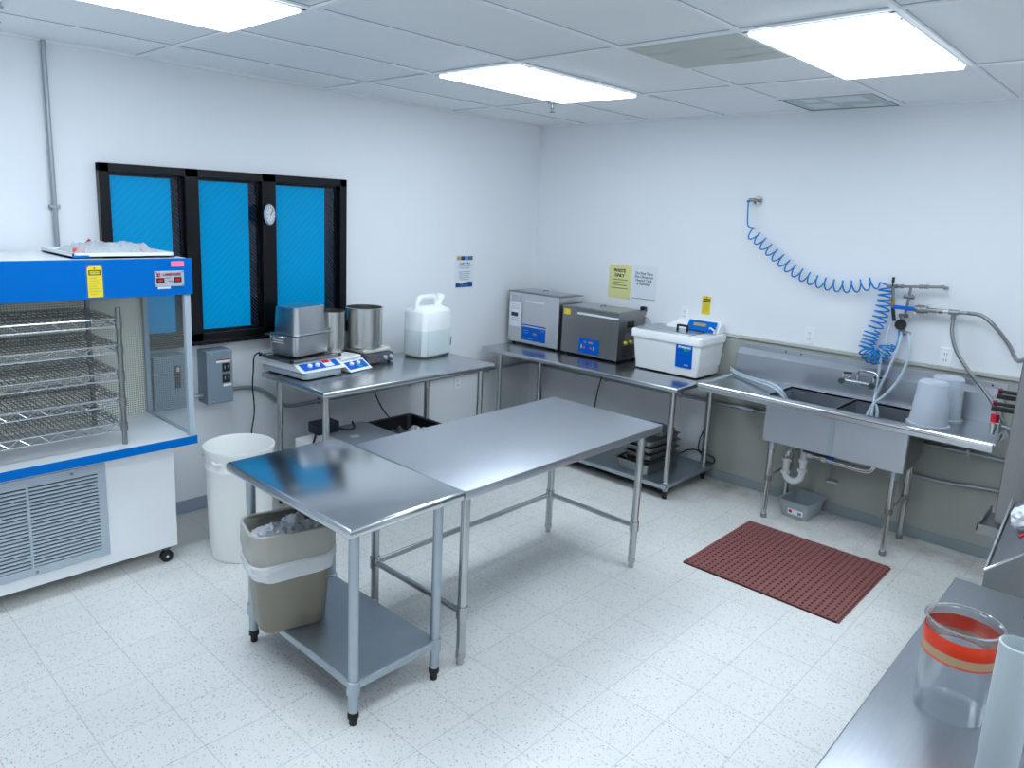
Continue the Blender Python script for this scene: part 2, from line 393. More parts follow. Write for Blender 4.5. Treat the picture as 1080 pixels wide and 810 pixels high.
# ceiling: lay-in tiles, with T bars hanging a little below them
XL = [-3.513-1.24*2, -3.513-1.24, -3.513, -2.289, -1.102]; YL = [-.474,-1.098,-1.751,-2.379,-2.958,-3.547,-4.13,-4.71,-5.30,-5.88]
cl = MB()
xs = [X0] + XL + [0]; ys = [0] + YL + [Y0]
cl.box(X0-.1,.1,Y0-.1,.1,H+.012,H+.1)
st(cl, 'ceiling', 'ceil')
tb = MB()
for x in XL: tb.box(x-.012,x+.012,Y0,0,H,H+.016)
for y in YL: tb.box(X0,0,y-.012,y+.012,H+.0005,H+.0165)
tb.box(-.59,-.566,YL[3],YL[2+2],H+.0005,H+.016); tb.box(-1.715,-1.69,YL[4],YL[3],H+.0005,H+.016)
tb.box(X0,0,-.02,0,H+.0003,H+.016); tb.box(-.02,0,Y0,0,H+.0003,H+.016)
st(tb, 'trim_3', 'tbar')
shadow_gaps = MB()  # grey strips painting the shadow gap on both sides of each T bar
for x in XL:
    for sx in (-1,1): shadow_gaps.box(x+sx*.0125, x+sx*.0145, Y0, 0, H+.0085, H+.0125)
for y in YL:
    for sy in (-1,1): shadow_gaps.box(X0, 0, y+sy*.0125, y+sy*.0145, H+.0085, H+.0125)
st(shadow_gaps, 'tile_shadow_lines', 'grey_pl')

# ------------------------------------------------------------------ window
fr = MB()
fy0, fy1 = -.045, .05
for a in ((WX0, WX0+.055, WZ0, WZ1), (WX1-.055, WX1, WZ0, WZ1), (WX0, WX1, WZ1-.05, WZ1), (WX0, WX1, WZ0, WZ0+.06), (-3.29,-3.205,WZ0,WZ1), (-2.79,-2.69,WZ0,WZ1)):
    fr.box(a[0], a[1], fy0, fy1, a[2], a[3], .004)
w1 = fr.build('window_1', 'black_frame', kind='structure')
st_m = MB()
panes = ((-3.71,-3.29), (-3.205,-2.79), (-2.69,-2.19))
for i, (a, b) in enumerate(panes):
    # slim inner sash
    sh = MB()
    z0, z1 = WZ0+.06, WZ1-.05
    for q in ((a, a+.012, z0, z1), (b-.02, b, z0, z1), (a, b, z1-.012, z1), (a, b, z0, z0+.012)): sh.box(q[0], q[1], -.012, .02, q[2], q[3])
    sh.build('sash', 'black_frame', w1)
    split = b-.02-(.05, .055, .085)[i]
    MB().box(a+.008, b-.01, .0, .008, z0+.005, z1-.005).build('glass_pane', 'darkglass', w1)
    MB().box(a+.012, split, -.003, -.0002, z0+.015, z1-.015).build('window_film', 'film', w1)
MB().box(WX0, WX1, -.07, -.0, WZ0-.012, WZ0+.012, .003).build('window_sill', 'black_frame', w1)

# round dial on the mullion
t = thing('dial_thermometer', 'small white round dial stuck on the black window mullion', 'thermometer', (-2.76,-.07,1.91), math.radians(33))
Rx = Matrix.Rotation(PI/2, 4, 'X')
MB().lathe([(.066,0),(.068,.006),(.064,.014)], Mx=Rx, caps=(True,True)).build('rim', 'grey_pl', t, True, world=False)
MB().lathe([(.058,.0145),(.001,.0146)], Mx=Rx).build('dial_face', 'paper', t, world=False)
d = MB()
for k in range(12):
    a = k*PI/6; d.box(-.002,.002,-.0165,-.0155,.042,.054, Mx=Matrix.Rotation(a,4,'Y'))
d.build('tick_marks', 'ink', t, world=False)
MB().box(-.003,.003,-.018,-.017,-.01,.045, Mx=Matrix.Rotation(.8,4,'Y')).build('needle', 'red', t, world=False)
MB().box(-.01,.01,0,.03,-.015,.015).build('mounting_clip', 'black', t, world=False)

# ------------------------------------------------------------------ ceiling fittings
def troffer(x0, x1, y0, y1, label):
    t = thing('ceiling_light', label, 'ceiling light', ((x0+x1)/2,(y0+y1)/2,H), group='recessed light panels in the ceiling grid')
    f = MB()
    a, b, c, d = x0+.0125, x1-.0125, y0+.0125, y1-.0125
    for q in ((a,b,c,c+.018),(a,b,d-.018,d),(a,a+.018,c,d),(b-.018,b,c,d)): f.box(q[0],q[1],q[2],q[3],H-.002,H+.008)
    f.build('light_frame', 'white', t)
    MB().box(a+.018,b-.018,c+.018,d-.018,H-.012,H+.006).build('diffuser', 'light', t)
    l = MB()
    l.box(a+.1,a+.112,c+.003,c+.009,H-.006,H-.001); l.build('latch', 'dgrey', t)
    MB().box(b-.2,b-.188,c+.003,c+.009,H-.006,H-.001).build('latch', 'dgrey', t)
    return t
troffer(XL[1],XL[2],YL[2],YL[1], 'bright rectangular light panel at the ceiling left of the wall conduit, largest in view')
troffer(XL[3],XL[4],YL[2],YL[1], 'bright rectangular light panel in the ceiling above the window wall, middle of the three')
troffer(XL[3],XL[4],YL[5],YL[4], 'bright rectangular light panel beside the beige stained ceiling tile')
troffer(XL[1],XL[2],YL[5],YL[4], 'bright rectangular light panel nearest the camera, above the work tables')
troffer(XL[3],XL[4],YL[8],YL[7], 'bright rectangular light panel behind the foreground steel table')
troffer(XL[1],XL[2],YL[8],YL[7], 'bright rectangular light panel behind the camera')
tag(MB().box(XL[3]+.013,-1.715,YL[4]+.013,YL[3]-.013,H+.004,H+.0115).build('ceiling_tile','stained'), 'discoloured beige square ceiling tile beside the right light panel', 'ceiling tile')
t = thing('ceiling_vent', 'grey square air grille in the ceiling by the right wall', 'vent', (-.28,-2.67,H))
MB().box(-.562,-.022,YL[4]+.014,YL[3]-.014,H+.003,H+.011).build('grille', 'vent', t)
g = MB()
for (a, b, c, d) in ((-.50,-.36,-2.50,-2.60),(-.50,-.30,-2.64,-2.86),(-.28,-.10,-2.45,-2.62),(-.16,-.06,-2.70,-2.88)): g.box(a,b,d,c,H+.001,H+.0035)
g.build('filter_patch', 'vent_pale', t)
e = MB()
for q in ((-.565,-.555,YL[4]+.013,YL[3]-.013),(-.03,-.02,YL[4]+.013,YL[3]-.013),(-.565,-.02,YL[4]+.013,YL[4]+.02),(-.565,-.02,YL[3]-.02,YL[3]-.013)): e.box(*q,H,H+.006)
e.build('vent_frame', 'dgrey', t)
def sprinkler(x, y, label):
    t = thing('fire_sprinkler', label, 'sprinkler', (x,y,H), group='ceiling sprinkler heads')
    MB().lathe([(.036,0),(.032,-.008),(.012,-.01)], (x,y,H), caps=(True,True)).build('escutcheon', 'grey_pl', t, True)
    MB().lathe([(.010,-.01),(.010,-.035),(.005,-.04)], (x,y,H), 12, caps=(True,True)).build('sprinkler_body', 'steel_dark', t, True)
    f = MB()
    for s_ in (-1,1): f.tube([(x+s_*.009,y,H-.03),(x+s_*.014,y,H-.045),(x,y,H-.062)], .0022, 6)
    f.build('yoke', 'dgrey', t, True)
    MB().lathe([(.02,-.062),(.02,-.064)], (x,y,H), caps=(True,True)).build('deflector', 'dgrey', t)
sprinkler(-1.13,-1.10+.06,'small sprinkler head hanging near the far corner of the ceiling')
sprinkler(-4.34,-.66,'small sprinkler head at the left edge above the conduit')

# ------------------------------------------------------------------ wall fittings
def strap(mb, p, d):  # two-hole strap
    mb.box(p[0]-d[0]/2,p[0]+d[0]/2,p[1]-d[1]/2,p[1]+d[1]/2,p[2]-d[2]/2,p[2]+d[2]/2,.002)
t = thing('electrical_conduit', 'thin vertical metal conduit running from the ceiling down behind the blue hood', 'conduit', (-3.985,-.02,.0))
MB().tube([(-3.985,-.022,H+.004),(-3.985,-.022,1.2)], .0125, 12).build('pipe', 'conduit', t, True)
s_ = MB(); strap(s_, (-3.985,-.017,1.92), (.05,.034,.018)); s_.build('strap', 'conduit', t)
# switch box with two black receptacles
def rbox(mb, x0,x1,y0,y1,z0,z1,b=.004): return mb.box(x0,x1,y0,y1,z0,z1,b)
t = thing('electrical_box', 'grey wall box with two black receptacles and a red-topped label', 'electrical box', (-3.15,0,.725))
rbox(MB(), -3.235,-3.065,-.125,0,.725,1.065).build('box_body', 'grey_paint', t)
MB().box(-3.235,-3.065,-.129,-.124,.73,1.06,.002).build('cover', 'grey_paint', t)
for z in (.955,.885): 
    r = MB().box(-3.135,-3.082,-.136,-.128,z-.028,z+.028,.004).build('receptacle', 'black', t)
    k = MB()
    for dx in (-.012,.012): k.box(-3.108+dx-.002,-3.108+dx+.002,-.137,-.1355,z-.008,z+.012)
    k.build('slot', 'grey_pl', r)
MB().box(-3.172,-3.08,-.131,-.128,.987,1.003).build('warning_label', 'paper', t)
MB().box(-3.172,-3.08,-.1314,-.128,1.001,1.009).build('label_stripe', 'red', t)
MB().box(-3.13,-3.075,-.131,-.128,.832,.848).build('rating_label', 'paper', t)
sc = MB()
for x in (-3.2,-3.1):
    for z in (.742,1.05): sc.sphere((x,-.13,z), .006, 8)
sc.build('screws', 'chrome', t, True)
t = thing('disconnect_switch', 'grey safety switch box with a red handle, seen through the hood side glass', 'switch box', (-3.45,0,.73))
rbox(MB(), -3.555,-3.36,-.12,0,.73,1.065,.006).build('box_body', 'grey_paint', t)
MB().box(-3.43,-3.395,-.126,-.119,.86,1.0,.002).build('switch_plate', 'ink', t)
MB().box(-3.43,-3.395,-.128,-.125,.935,.945).build('label_stripe', 'red', t)
MB().box(-3.42,-3.405,-.131,-.125,.965,.99).build('window_label', 'paper', t)
h = MB().tube([(-3.36,-.07,.93),(-3.335,-.075,.905),(-3.33,-.08,.98)], .006, 8).build('switch_arm', 'dgrey', t, True)
MB().tube([(-3.33,-.08,.97),(-3.32,-.085,1.02)], .012, 8).build('handle', 'red', t, True)
t = thing('conduit_nipple', 'short metal conduit joining the two grey wall boxes', 'conduit', (-3.3,-.05,.77))
MB().tube([(-3.36,-.06,.775),(-3.235,-.06,.775)], .011, 10).build('pipe', 'zinc', t, True)
MB().tube([(-3.25,-.06,.775),(-3.236,-.06,.775)], .017, 8).build('locknut', 'zinc', t, True)
MB().tube([(-3.36,-.06,.775),(-3.345,-.06,.775)], .017, 8).build('locknut', 'zinc', t, True)
# long conduit that bends off the box and runs right round both walls
t = thing('electrical_conduit', 'long grey conduit running low round the corner behind both benches', 'conduit', (-1.4,-.03,.5))
pth = smoothpath([(-3.065,-.03,.775),(-2.93,-.026,.775),(-2.80,-.024,.735),(-2.66,-.022,.62),(-2.56,-.02,.59),(-2.3,-.02,.59),(-1.2,-.02,.60),(-.2,-.02,.60)],6)
MB().tube(pth+[(-.08,-.022,.60),(-.035,-.035,.60),(-.022,-.08,.60)]+smoothpath([(-.02,-.2,.60),(-.02,-1.0,.60),(-.02,-1.9,.61),(-.02,-2.5,.62),(-.02,-3.3,.645),(-.02,-4.2,.65)],3), .0125, 10).build('pipe', 'conduit', t, True)
for c in ((-2.35,-.016,.59),(-1.5,-.016,.6),(-.6,-.016,.6)):
    s_ = MB(); strap(s_, c, (.02,.03,.045)); s_.build('strap', 'conduit', t)
for c in ((-.016,-.9,.6),(-.016,-1.62,.607),(-.016,-3.62,.648)):
    s_ = MB(); strap(s_, c, (.03,.02,.045)); s_.build('strap', 'conduit', t)
MB().tube([(-.02,-2.13,.612),(-.02,-2.24,.612)], .019, 8).build('coupling', 'zinc', t, True)
t = thing('electrical_conduit', 'lower grey pipe running along the beige wall under the right drainboard', 'conduit', (-.03,-3.7,.42))
MB().tube(smoothpath([(-.024,-3.28,.43),(-.024,-3.5,.425),(-.024,-3.75,.45),(-.024,-4.2,.47)],5), .0125, 10).build('pipe', 'conduit', t, True)

def outlet(x, y, z, onx, label):
    t = thing('wall_outlet', label, 'outlet', (x,y,z-.058), group='duplex wall outlets')
    def bx(u0,u1,d0,d1,z0,z1,b=0):
        return MB().box(x+d0,x+d1,y+u0,y+u1,z0,z1,b) if onx else MB().box(x+u0,x+u1,y+d0,y+d1,z0,z1,b)
    bx(-.036,.036,-.008,0,z-.058,z+.058,.003).build('cover_plate', 'white', t)
    for dz in (-.02,.02):
        r = bx(-.017,.017,-.011,-.007,z+dz-.014,z+dz+.014,.002).build('receptacle', 'white', t)
        bx(-.008,-.0055,-.0118,-.0108,z+dz-.006,z+dz+.007).build('slot', 'ink', r); bx(.0055,.008,-.0118,-.0108,z+dz-.006,z+dz+.005).build('slot', 'ink', r)
    bx(-.0025,.0025,-.0112,-.0078,z-.0025,z+.0025).build('screw', 'grey_pl', t)
outlet(0,-2.567,1.228,True,'white duplex outlet above the left end of the sink')
outlet(0,-3.41,1.218,True,'white duplex outlet above the nested buckets')
outlet(0,-1.585,1.26,True,'white duplex outlet on the wall behind the white bath')
outlet(-.955,0,.525,False,'white duplex outlet low on the window wall under the bench end')
outlet(0,-1.22,1.235,True,'outlet with a black plug behind the middle bath')
t = thing('black_plug', 'black plug pushed into the wall outlet behind the middle bath', 'plug', (-.012,-1.22,1.2))
MB().box(-.05,-.0118,-1.245,-1.2,1.235,1.275,.006).build('plug_body', 'black', t)
MB().tube(smoothpath([(-.045,-1.22,1.24),(-.06,-1.25,1.2),(-.03,-1.3,1.15),(-.03,-1.3,.95)]), .004, 6).build('cord', 'grey_pl', t, True)

# posters and tags
def paper_x(name, y0, y1, z0, z1, m, label, cat):
    t = thing(name, label, cat, (0,(y0+y1)/2,z0)); MB().box(-.003,-.0005,y0,y1,z0,z1).build('sheet', m, t); return t
t = paper_x('wall_notice', -1.062,-.84,1.312,1.592,'paleyellow','yellow paper notice on the right wall above the middle bath','notice')
k = MB(); text_mb(k,'WASTE',.036,face_x(-.004,-.945,1.545),bold=.001); text_mb(k,'ONLY',.036,face_x(-.004,-.945,1.505),bold=.001); k.build('heading','ink',t)
k = MB()
for i, (w, z) in enumerate(((.15,1.47),(.13,1.447),(.14,1.424),(.165,1.397))): k.box(-.0042,-.0035,-.952-w/2,-.952+w/2,z-.0035,z+.0035)
k.build('text_lines','inkyel',t)
t = paper_x('wall_notice', -1.303,-1.078,1.33,1.6,'paper','white paper notice with handwriting, right of the yellow notice','notice')
k = MB(); text_mb(k,'Do Not Turn\nThe Ultrasonic\nHeated Tank\nis Running!',.03,face_x(-.004,-1.185,1.497),bold=.0004); k.build('handwriting','inkgrey',t)
MB().box(-.0045,-.0032,-1.303,-1.078,1.33,1.334).build('lower_edge','inkgrey',t)
t = paper_x('caution_tag', -1.795,-1.725,1.278,1.417,'yellow','yellow caution tag taped on the wall above the white bath','tag')
k = MB(); k.box(-.0042,-.003,-1.792,-1.73,1.372,1.398); k.build('header_box','ink',t); k = MB(); text_mb(k,'CAUTION',.0135,face_x(-.0048,-1.761,1.385)); k.build('heading','yellow',t)
MB().lathe([(.005,0),(.005,.001)],Mx=Matrix.Translation((-.004,-1.76,1.407))@Matrix.Rotation(-PI/2,4,'Y'),caps=(True,True)).build('eyelet','ink',t)
k = MB()
for i in range(5): k.box(-.0042,-.003,-1.785,-1.737,1.355-i*.013,1.357-i*.013)
k.build('text_lines','inkyel',t)
t = thing('wall_poster','white poster with photo strip and blue wavy footer on the window wall','poster',(-.91,0,1.34))
MB().box(-1.018,-.81,-.003,-.0005,1.337,1.62).build('sheet','paper',t)
for i,(a,b,c) in enumerate(((-1.005,-.96,'tan'),(-.958,-.915,'ink'),(-.913,-.875,'blue_pale'),(-.873,-.823,'dgrey'))): MB().box(a,b,-.0042,-.003,1.578,1.61).build('photo',c,t)
n=14; k=MB(); k.prism([(-1.012+.196*i/n, 1.388+.008*math.sin(i/n*2*PI+2.6)) for i in range(n+1)]+[(-.816,1.35),(-1.012,1.35)],.003,.0042,Mx=Matrix.Rotation(PI/2,4,'X')); k.build('footer','navy',t)
k = MB(); text_mb(k,'Quality Policy',.022,face_y(-.914,-.0038,1.552)); k.build('heading','navy',t)
k = MB(); text_mb(k,'www.gentec.com',.012,face_y(-.914,-.0048,1.366)); k.bm.clear(); k.box(-.96,-.87,-.005,-.0042,1.363,1.369); k.build('footer_line','blue_pale',t)
k = MB()
for i,w in enumerate((.14,.12,.0,.14,.13,.12,.13,.1)):
    if w: k.box(-.914-w/2,-.914+w/2,-.0042,-.003,1.525-i*.016,1.529-i*.016)
k.build('text_lines','inkgrey',t)

# ------------------------------------------------------------------ tables
def table_top(mb, x0,x1,y0,y1,z,th=.038,bull=True):
    mb.box(x0,x1,y0,y1,z-th,z,.012 if bull else .004, seg=4)
    return mb
def leg(t, x, y, z1, m='leg', r=.0206, collar=None, foot='rubber', z0=0):
    L_ = MB().tube([(x,y,z0+.045),(x,y,z1)], r, 20).build('leg', m, t, True)
    MB().lathe([(.014,0),(.016,.004),(.016,.03),(.0225,.034),(.0225,.055),(r,.06)],(x,y,z0),16,caps=(True,True)).build('foot', foot if foot!='same' else m, L_, True)
    if collar: MB().lathe([(r+.001,-.03),(r+.006,-.028),(r+.006,.028),(r+.001,.03)],(x,y,collar),20).build('collar', 'zinc' if m=='zinc' else m, L_, True)
    return L_
# small prep table with undershelf
SX0,SX1,SY0,SY1,TZ = -3.813,-3.236,-2.445,-1.518,.863
t = thing('prep_table','small stainless table with galvanised legs and lower shelf holding a waste basket','table',((SX0+SX1)/2,(SY0+SY1)/2,0))
table_top(MB(),SX0,SX1,SY0,SY1,TZ,.04).build('tabletop','mirror_steel',t,True)
for (x,y) in ((SX0+.078,SY0+.078),(SX1-.078,SY0+.078),(SX0+.078,SY1-.078),(SX1-.078,SY1-.078)): leg(t,x,y,TZ-.036,'zinc',.0206,.165)
MB().box(SX0+.066,SX1-.066,SY0+.066,SY1-.066,.15,.185,.006).build('undershelf','zinc',t)
# large work table with tube stretchers
LX0,LX1,LY0,LY1 = -3.234,-1.704,-2.445,-1.664
t = thing('work_table','large stainless work table with open tube stretchers in the room centre','table',((LX0+LX1)/2,(LY0+LY1)/2,0))
table_top(MB(),LX0,LX1,LY0,LY1,TZ,.042,False).build('tabletop','steel_soft',t,True)
a,b,c,d_ = LX0+.078,LX1-.078,LY0+.078,LY1-.078
for (x,y) in ((a,c),(b,c),(a,d_),(b,d_)): leg(t,x,y,TZ-.038,'leg',.0206,.255,'same')
for p,q in (((a,c),(a,d_)),((a,d_),(b,d_)),((b,d_),(b,c))): MB().tube([(*p,.255),(*q,.255)],.0145,14).build('stretcher','leg',t,True)
# window bench
BZ=.911
t = thing('bench_table','stainless bench under the window holding stirrers, pots and a jug','table',(-2.17,-.55,0))
table_top(MB(),-2.903,-1.445,-.91,-.19,BZ,.036).build('tabletop','steel',t,True)
for (x,y) in ((-2.84,-.84),(-1.53,-.84),(-2.81,-.26),(-1.53,-.26)): leg(t,x,y,BZ-.034,'leg',.0206,.2)
MB().box(-2.86,-1.5,-.85,-.24,.19,.22,.005).build('undershelf','zinc',t)
# sink-wall bench
CZ=.84
t = thing('bench_table','stainless bench on the right wall holding three ultrasonic baths','table',(-.4,-1.03,0))
tp=table_top(MB(),-.765,-.02,-2.0,-.09,CZ,.034)
tp.build('tabletop','steel',t,True)
for (x,y) in ((-.70,-1.94),(-.70,-.26),(-.085,-1.915),(-.085,-.2)): leg(t,x,y,CZ-.03,'leg',.0206,.1)
MB().box(-.745,-.04,-1.965,-.16,.082,.115,.005).build('undershelf','zinc',t)
# foreground table
t = thing('work_table','scratched stainless table in the lower right corner holding the beaker','table',(-3.6,-4.4,0))
table_top(MB(),-4.72,-2.505,-4.75,-4.045,.86,.04,False).build('tabletop','scratched',t,True)
for (x,y) in ((-4.64,-4.67),(-2.58,-4.67),(-4.64,-4.12),(-2.58,-4.12)): leg(t,x,y,.825,'leg')
MB().box(-4.66,-2.56,-4.69,-4.1,.2,.23,.005).build('undershelf','zinc',t)

# ------------------------------------------------------------------ laminar hood
t = thing('laminar_flow_hood','white and blue laminar flow hood cabinet at the left wall','laminar hood',(-4.4,-.4,0))
HX0,HX1 = -5.35,-3.575
MB().box(HX0,-3.662,-.62,-.1,.10,.70,.003).build('cabinet','cab',t)
MB().box(HX0,HX1,-.715,-.06,.70,.742).build('counter','white_lam',t)
MB().box(HX0,HX1+.002,-.722,-.7151,.699,.7425,.001).build('edge_band','blue_lam',t)
MB().box(HX1,HX1+.004,-.7151,-.06,.699,.7425,.001).build('edge_band','blue_lam',t)
MB().box(HX0,HX1,-.715,-.06,1.512,1.689,.002).build('hood_box','white_lam',t)
MB().box(HX0,HX1+.004,-.724,-.7151,1.507,1.692,.001).build('fascia','blue_lam',t)
MB().box(HX0,-3.60,-.125,-.09,.742,1.512).build('filter_face','filter',t)
MB().box(HX0,-3.62,-.09,-.06,.742,1.512).build('rear_panel','white_lam',t)
pf = MB()
pf.box(-3.612,-3.58,-.715,-.685,.742,1.512,.002); pf.build('front_post','grey_pl',t)
MB().box(-3.605,-3.58,-.15,-.10,.742,1.512,.002).build('rear_post','grey_pl',t)
MB().box(-3.60,-3.592,-.685,-.15,.742,.754).build('pane_channel','grey_pl',t)
MB().box(-3.598,-3.593,-.685,-.15,.754,1.512).build('side_glass','glass',t)
g = MB()
gx0,gx1,gz0,gz1 = -4.92,-4.015,.165,.66
for q in ((gx0,gx1,gz1-.045,gz1),(gx0,gx1,gz0,gz0+.04),(gx1-.04,gx1,gz0+.0402,gz1-.0452),(gx0,gx0+.04,gz0+.0402,gz1-.0452)): g.box(q[0],q[1],-.634,-.6201,q[2],q[3],.001)
gr = g.build('grille_frame','grey_pl',t)
MB().box(gx0+.04,gx1-.04,-.6225,-.6202,gz0+.04,gz1-.045).build('grille_backing','ink',gr)
s_ = MB(); nsl = 22
for i in range(nsl):
    z = gz0+.045+i*(gz1-gz0-.09)/nsl; s_.box(gx0+.04,gx1-.04,-.6335,-.6235,z,z+.0105)
s_.build('louvres','grey_pl',gr)
MB().box(-4.372,-4.36,-.637,-.6235,gz0+.035,gz1-.04).build('centre_bar','grey_pl',gr)
MB().sphere((-4.17,-.636,.64),.008,10).build('knob','grey_paint',gr,True)
MB().sphere((-4.35,-.636,.18),.007,10).build('knob','grey_paint',gr,True)
def caster(x,y):
    c = MB().box(x-.02,x+.02,y-.018,y+.018,.075,.102,.002).build('caster','dgrey',t)
    MB().tube([(x,y-.012,.034),(x,y+.012,.034)],.034,20).build('wheel','rubber',c,True)
    MB().tube([(x,y-.018,.034),(x,y+.018,.034)],.008,10).build('axle','chrome',c,True)
caster(-3.71,-.575); caster(-3.71,-.16); caster(-5.2,-.575); caster(-5.2,-.16)
# control plate on the fascia
pl = MB().box(-3.763,-3.616,-.729,-.7245,1.552,1.63,.001).build('name_plate','grey_pl',t)
k = MB(); text_mb(k,'LAMINAIRE',.0185,face_y(-3.677,-.7305,1.612),bold=.0004); k.build('lettering','darkred',pl)
k = MB(); k.box(-3.752,-3.745,-.7302,-.729,1.601,1.622); k.box(-3.752,-3.737,-.7302,-.729,1.601,1.606); k.box(-3.742,-3.736,-.7302,-.729,1.609,1.622); k.build('logo','darkred',pl)
for a,b,z in ((-3.755,-3.717,1.57),(-3.668,-3.63,1.572)):
    dsp = MB().box(a,b,-.7315,-.729,z,z+.026).build('display_window','black',pl); MB().box(a+.008,b-.008,-.7322,-.7314,z+.007,z+.019).build('digits','led',dsp)
k = MB(); k.box(-3.712,-3.685,-.7302,-.729,1.594,1.597); k.box(-3.695,-3.672,-.7302,-.729,1.578,1.581); k.build('small_print','darkred',pl)
k = MB()
for x in (-3.757,-3.622):
    for z in (1.558,1.624): k.sphere((x,-.729,z),.003,8)
k.build('screws','screw',pl)
MB().box(-3.748,-3.685,-.7262,-.7242,1.54,1.551).build('tape_strip','paper',t)
MB().box(-3.678,-3.612,-.7262,-.7242,1.65,1.678).build('pink_label','pink',t)
# caution tag hanging off the fascia
t = thing('caution_tag','yellow paper tag in a clear sleeve hanging on the blue hood front','tag',(-4.04,-.7245,1.51))
MB().box(-4.078,-3.998,-.7252,-.7242,1.512,1.70).build('clear_sleeve','clear',t)
MB().box(-4.078,-3.998,-.7258,-.7253,1.672,1.683).build('sleeve_band','blue_lam',t)
MB().prism([(-4.07,1.515),(-4.005,1.515),(-4.005,1.652),(-4.013,1.662),(-4.062,1.662),(-4.07,1.652)],.7254,.7264,Mx=Matrix.Rotation(PI/2,4,'X')).build('tag_card','yellow',t)
k = MB(); k.box(-4.064,-4.011,-.7270,-.7265,1.619,1.643); k.build('header_box','ink',t)
k = MB(); k.box(-4.059,-4.016,-.7275,-.7271,1.624,1.638); k.build('header_field','ltyellow',t)
k = MB(); text_mb(k,'CAUTION',.0095,face_y(-4.0375,-.7282,1.631)); k.build('heading','ink',t)
MB().sphere((-4.038,-.7265,1.652),.004,8).build('eyelet','darkred',t)
k = MB()
for i in range(7): k.box(-4.06,-4.02+.01*(i%3-1),-.7269,-.7265,1.605-i*.0125,1.6065-i*.0125)
k.build('text_lines','inkyel',t)
# shallow tray and plastic bag of fittings lying on top
t = thing('metal_tray','shallow white tray lying on top of the laminar hood','tray',(-3.85,-.4,1.69))
k = MB(); k.box(-4.10,-3.62,-.64,-.16,1.6925,1.70)
for q in ((-4.10,-3.62,-.64,-.632),(-4.10,-3.62,-.168,-.16),(-4.10,-4.092,-.64,-.16),(-3.628,-3.62,-.64,-.16)): k.box(*q,1.6925,1.716)
k.build('tray_body','white_lam',t)
MB().box(-4.10,-4.03,-.6425,-.6405,1.695,1.706).build('blue_strip','blue_lam',t)
def crumple(cx,cy,z0,w,d,h,seed,n=26,my=18):
    rnd = random.Random(seed); mb = MB(); V=[]; F=[]
    for j in range(my+1):
        for i in range(n+1):
            u=i/n; v=j/my; e=min(u,1-u,v,1-v); 
            hh = h*min(1,e*6)*(.55+.9*rnd.random()*.5+.25*math.sin(u*17+seed)*math.cos(v*13))
            V.append((cx-w/2+w*u+rnd.uniform(-.004,.004), cy-d/2+d*v+rnd.uniform(-.004,.004), z0+max(.001,hh)))
    for j in range(my):
        for i in range(n): k=j*(n+1)+i; F.append((k,k+1,k+n+2,k+n+1))
    mb._add(V,F); return mb
t = thing('plastic_bag','clear plastic bag of orange-red fittings on the hood tray','bag',(-3.86,-.4,1.702))
crumple(-3.86,-.41,1.7015,.42,.38,.052,3).build('bag_film','poly',t)
crumple(-3.84,-.44,1.7015,.36,.28,.04,9).build('bag_fold','poly',t)
k = MB(); k.tube([(-4.055,-.50,1.722),(-4.02,-.5,1.722),(-3.99,-.48,1.715)],.010,8); k.build('orange_fitting','orange_band',t,True)
k = MB(); k.tube([(-3.76,-.56,1.722),(-3.67,-.50,1.722)],.006,8); k.tube([(-3.9,-.2,1.735),(-3.88,-.2,1.755)],.008,8); k.build('red_fitting','darkred',t,True)

# ------------------------------------------------------------------ wire rack in the hood
t = thing('wire_rack','five-tier chrome wire shelf rack standing inside the laminar hood','shelf rack',(-4.46,-.42,.742))
rx0,rx1,ry0,ry1 = -5.02,-3.915,-.64,-.2
for (x,y) in ((rx1,ry0),(rx1,ry1),(rx0,ry0),(rx0,ry1)):
    p = MB().tube([(x,y,.744),(x,y,1.45)],.0125,14).build('post','steel_dark',t,True)
    for z in (1.385,1.252,1.115,.982,.852): MB().lathe([(.0135,-.026),(.0185,-.025),(.0175,.016),(.0135,.017)],(x,y,z-.01),14).build('collar','steel_dark',p,True)
def shelf(z):
    s_ = MB()
    for y in (ry0,ry1):
        s_.tube([(rx0,y,z),(rx1,y,z)],.0042,6); s_.tube([(rx0,y,z-.038),(rx1,y,z-.038)],.0042,6)
    for x in (rx0,rx1):
        s_.tube([(x,ry0,z),(x,ry1,z)],.0034,6); s_.tube([(x,ry0,z-.038),(x,ry1,z-.038)],.0034,6)
    o = s_.build('shelf','chrome',t,True)
    s_ = MB()
    for y in (ry0,ry1):
        n = 26; pts=[(rx0+(rx1-rx0)*i/n, y, z-(.002 if i%2 else .036)) for i in range(n+1)]; s_.tube(pts,.0034,5)
    for x in (rx0,rx1):
        n = 12; pts=[(x, ry0+(ry1-ry0)*i/n, z-(.002 if i%2 else .036)) for i in range(n+1)]; s_.tube(pts,.0024,5)
    s_.build('truss_wire','chrome',o)
    s_ = MB(); n = 46
    for i in range(1,n): x=rx0+(rx1-rx0)*i/n; s_.tube([(x,ry0,z+.002),(x,ry1,z+.002)],.0022,5)
    for y in (ry0+.11,ry0+.22,ry0+.33): s_.tube([(rx0,y,z-.003),(rx1,y,z-.003)],.0026,5)
    s_.build('deck_wire','steel_dark',o)
for z in (1.393,1.26,1.123,.99,.86): shelf(z)

